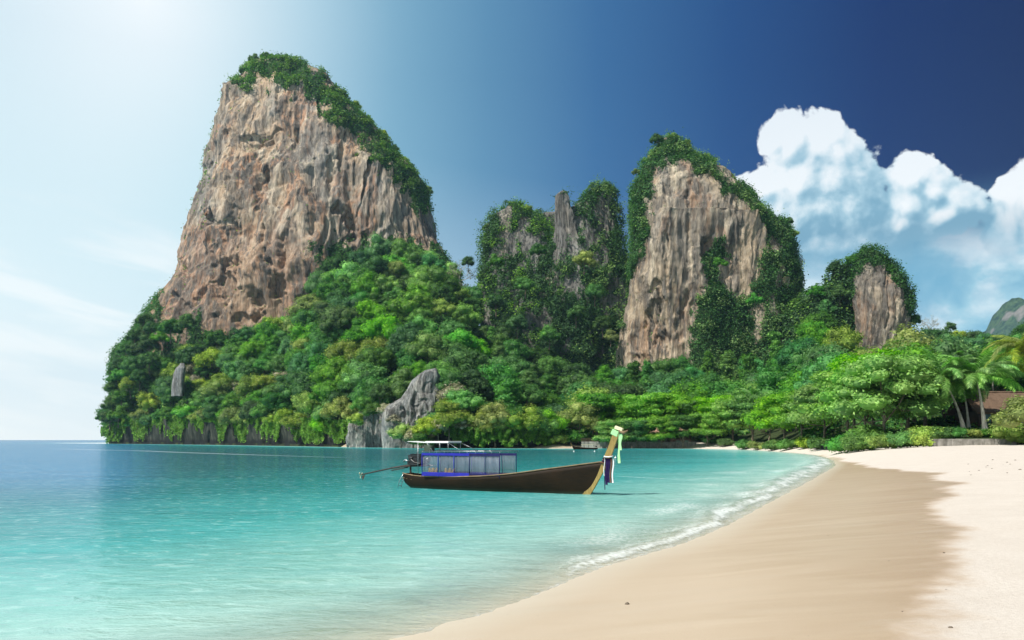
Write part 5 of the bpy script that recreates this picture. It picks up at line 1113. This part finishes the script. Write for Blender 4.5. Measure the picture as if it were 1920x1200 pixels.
for i, (x, lab) in enumerate(((1.95, 'yellow life jacket in the boat cabin nearest the stern'), (2.15, 'second yellow life jacket from the stern in the boat cabin'), (3.0, 'yellow life jacket propped near the middle of the boat cabin'), (3.25, 'yellow life jacket in the cabin, furthest from the stern'))):
    mb = MB(); mb.tube([(x, -.55, .62), (x-.06, -.56, .92), (x-.10, -.56, 1.12)], [.08, .10, .04], 8); mb.tube([(x+.14, -.55, .62), (x+.15, -.56, .92), (x+.20, -.56, 1.12)], [.08, .10, .04], 8); on_boat('life_jacket', mb, YEL, lab, 'life jacket', 'life jackets in the cabin')
# far moored boat
def far_boat():
    d = 210; x = pp(1120, 0, d)[0]; root = empty('longtail_boat', (x, d, .02), PI+.12, .58); hull_parts(root)
    pr = MB(); pr.tube([(11.5, 0, 1.5), (12.0, 0, 2.3), (12.2, 0, 2.9)], [.12, .11, .08], 6); pr.build('prow_post', POSTM, root)
    cn = MB(); cn.box((4.6, 0, 2.05), (5.4, 1.7, .12), bev=.04); cn.build('canopy', CREAM, root)
    for xx in (2.2, 4.6, 7.0):
        for s_ in (-1, 1): MB().tube([(xx, s_*.72, .7), (xx, s_*.72, 2.0)], .04, 6).build('canopy_post', WHITE, root)
    MB().box((.5, 0, 1.3), (.8, .5, .5), bev=.06).build('engine', BLACK, root)
    tag(root, 'small distant longtail boat with pale canopy moored by the far beach', 'boat')
far_boat()
def buoy(px, py, lab, mat):
    x, y = G0(px, py); mb = MB(); mb.ball((0, 0, .05), .16, 10, 8, (1, 1, .8)); mb.tube([(0, 0, .1), (0, 0, .32)], .03, 6); o = mb.build('mooring_buoy', mat, None, True); o.location = (x, y, 0); tag(o, lab, 'buoy', 'mooring buoys')
buoy(1154, 859, 'small white buoy floating just right of the green ribbon-hung prow', WHITE); buoy(1115, 847, 'white buoy below the right end of the distant boat', WHITE); buoy(1076, 847, 'white buoy below the left end of the distant boat', WHITE)
mb = MB(); mb.ball((0, 0, .05), 1.0, 12, 8, (2.2, 1, .7)); o = mb.build('boulder', WHITE, None, True); o.location = (*G0(745, 838.6), .1); tag(o, 'small white boulder at the waterline below the grey outcrop', 'rock')
# pebbles, leaves and coral bits on the sand
PEB = simple('pebble_dark', (.14,.11,.08,1), .8, var=.4, scale=30); pm = []
for i in range(4):
    rs = np.random.RandomState(i); v, f = ico((0, 0, 0), 1, (1, .7, .45), 9, 6); v = v*(1+.3*perlin(v*1.5+i*3, 7)[:, None]); pm.append(mesh_np('pebble', v, f, PEB, True))
rs = np.random.RandomState(12); PB = [(1176,1133,.05)]+[(rs.uniform(1800, 1915), rs.uniform(862, 892), rs.uniform(.025, .085)) for _ in range(16)]+[(rs.uniform(1400, 1910), rs.uniform(950, 1195), rs.uniform(.012, .03)) for _ in range(5)]+[(1782,1177,.03),(1770,1037,.03)]
for i, (px, py, r_) in enumerate(PB):
    x, y = ray_ground(px, py); z = float(beach_z(np.array([x]), np.array([y]))[0]); o = ob('pebble', pm[i % 4]); o.location = (x, y, z+r_*.1); o.scale = (r_,)*3; o.rotation_euler = (0, 0, rs.uniform(0, 6))
    far = 850 < py < 895; lone = i == 0
    tag(o, 'dark bit of driftwood lying alone on the wet sand near the water' if lone else ('dark pebble scattered on the dry sand at far right' if far else 'tiny dark pebble on the foreground sand'), 'pebble', None if lone else ('pebbles on the far dry sand' if far else 'pebbles on the foreground sand'))
# sea air
def air():
    m, n, out = newmat('sea_air'); v = n.node('ShaderNodeVolumePrincipled'); v.inputs['Color'].default_value = (.50,.76,1,1); v.inputs['Density'].default_value = .00009; v.inputs['Anisotropy'].default_value = .3
    n.l.new(v.outputs[0], out.inputs['Volume']); mb = MB(); mb.box((0, 1600, 143.5), (6700, 3900, 301)); o = mb.build('haze', m); tag(o, 'thin sea haze over the bay', None, None, 'stuff')
air()
# ------------------------------------------------------------------ labels of the trees
from collections import defaultdict
gp = defaultdict(list)
for r in REC: gp[(r[1], r[2])].append(r)
ORD = ['leftmost', 'second from left', 'third from left', 'fourth from left', 'fifth from left', 'sixth from left', 'seventh from left', 'eighth from left', 'ninth from left', 'tenth from left']
for (a_, b_), L in gp.items():
    L.sort(key=lambda q: q[3])
    for i, r in enumerate(L):
        lab = a_+' '+b_; lab = lab.replace('of the cream cliff', 'of cream cliff').replace('halfway up the slope', 'mid-slope').replace('high on the slope', 'upslope')
        if len(L) > 1: lab = lab+', '+(ORD[i] if i < len(L)-1 or len(L) > 10 else 'rightmost') if i < 10 else lab
        if len(lab.split()) > 16: lab = lab.replace(' rounded', '').replace(' beach tree', ' tree').replace('the ', '')
        tag(r[0], lab, r[4], ('trees and shrubs of the jungle slope' if r[3] < 1560 else 'trees and shrubs behind the beach'))
print('objects', len(bpy.data.objects))
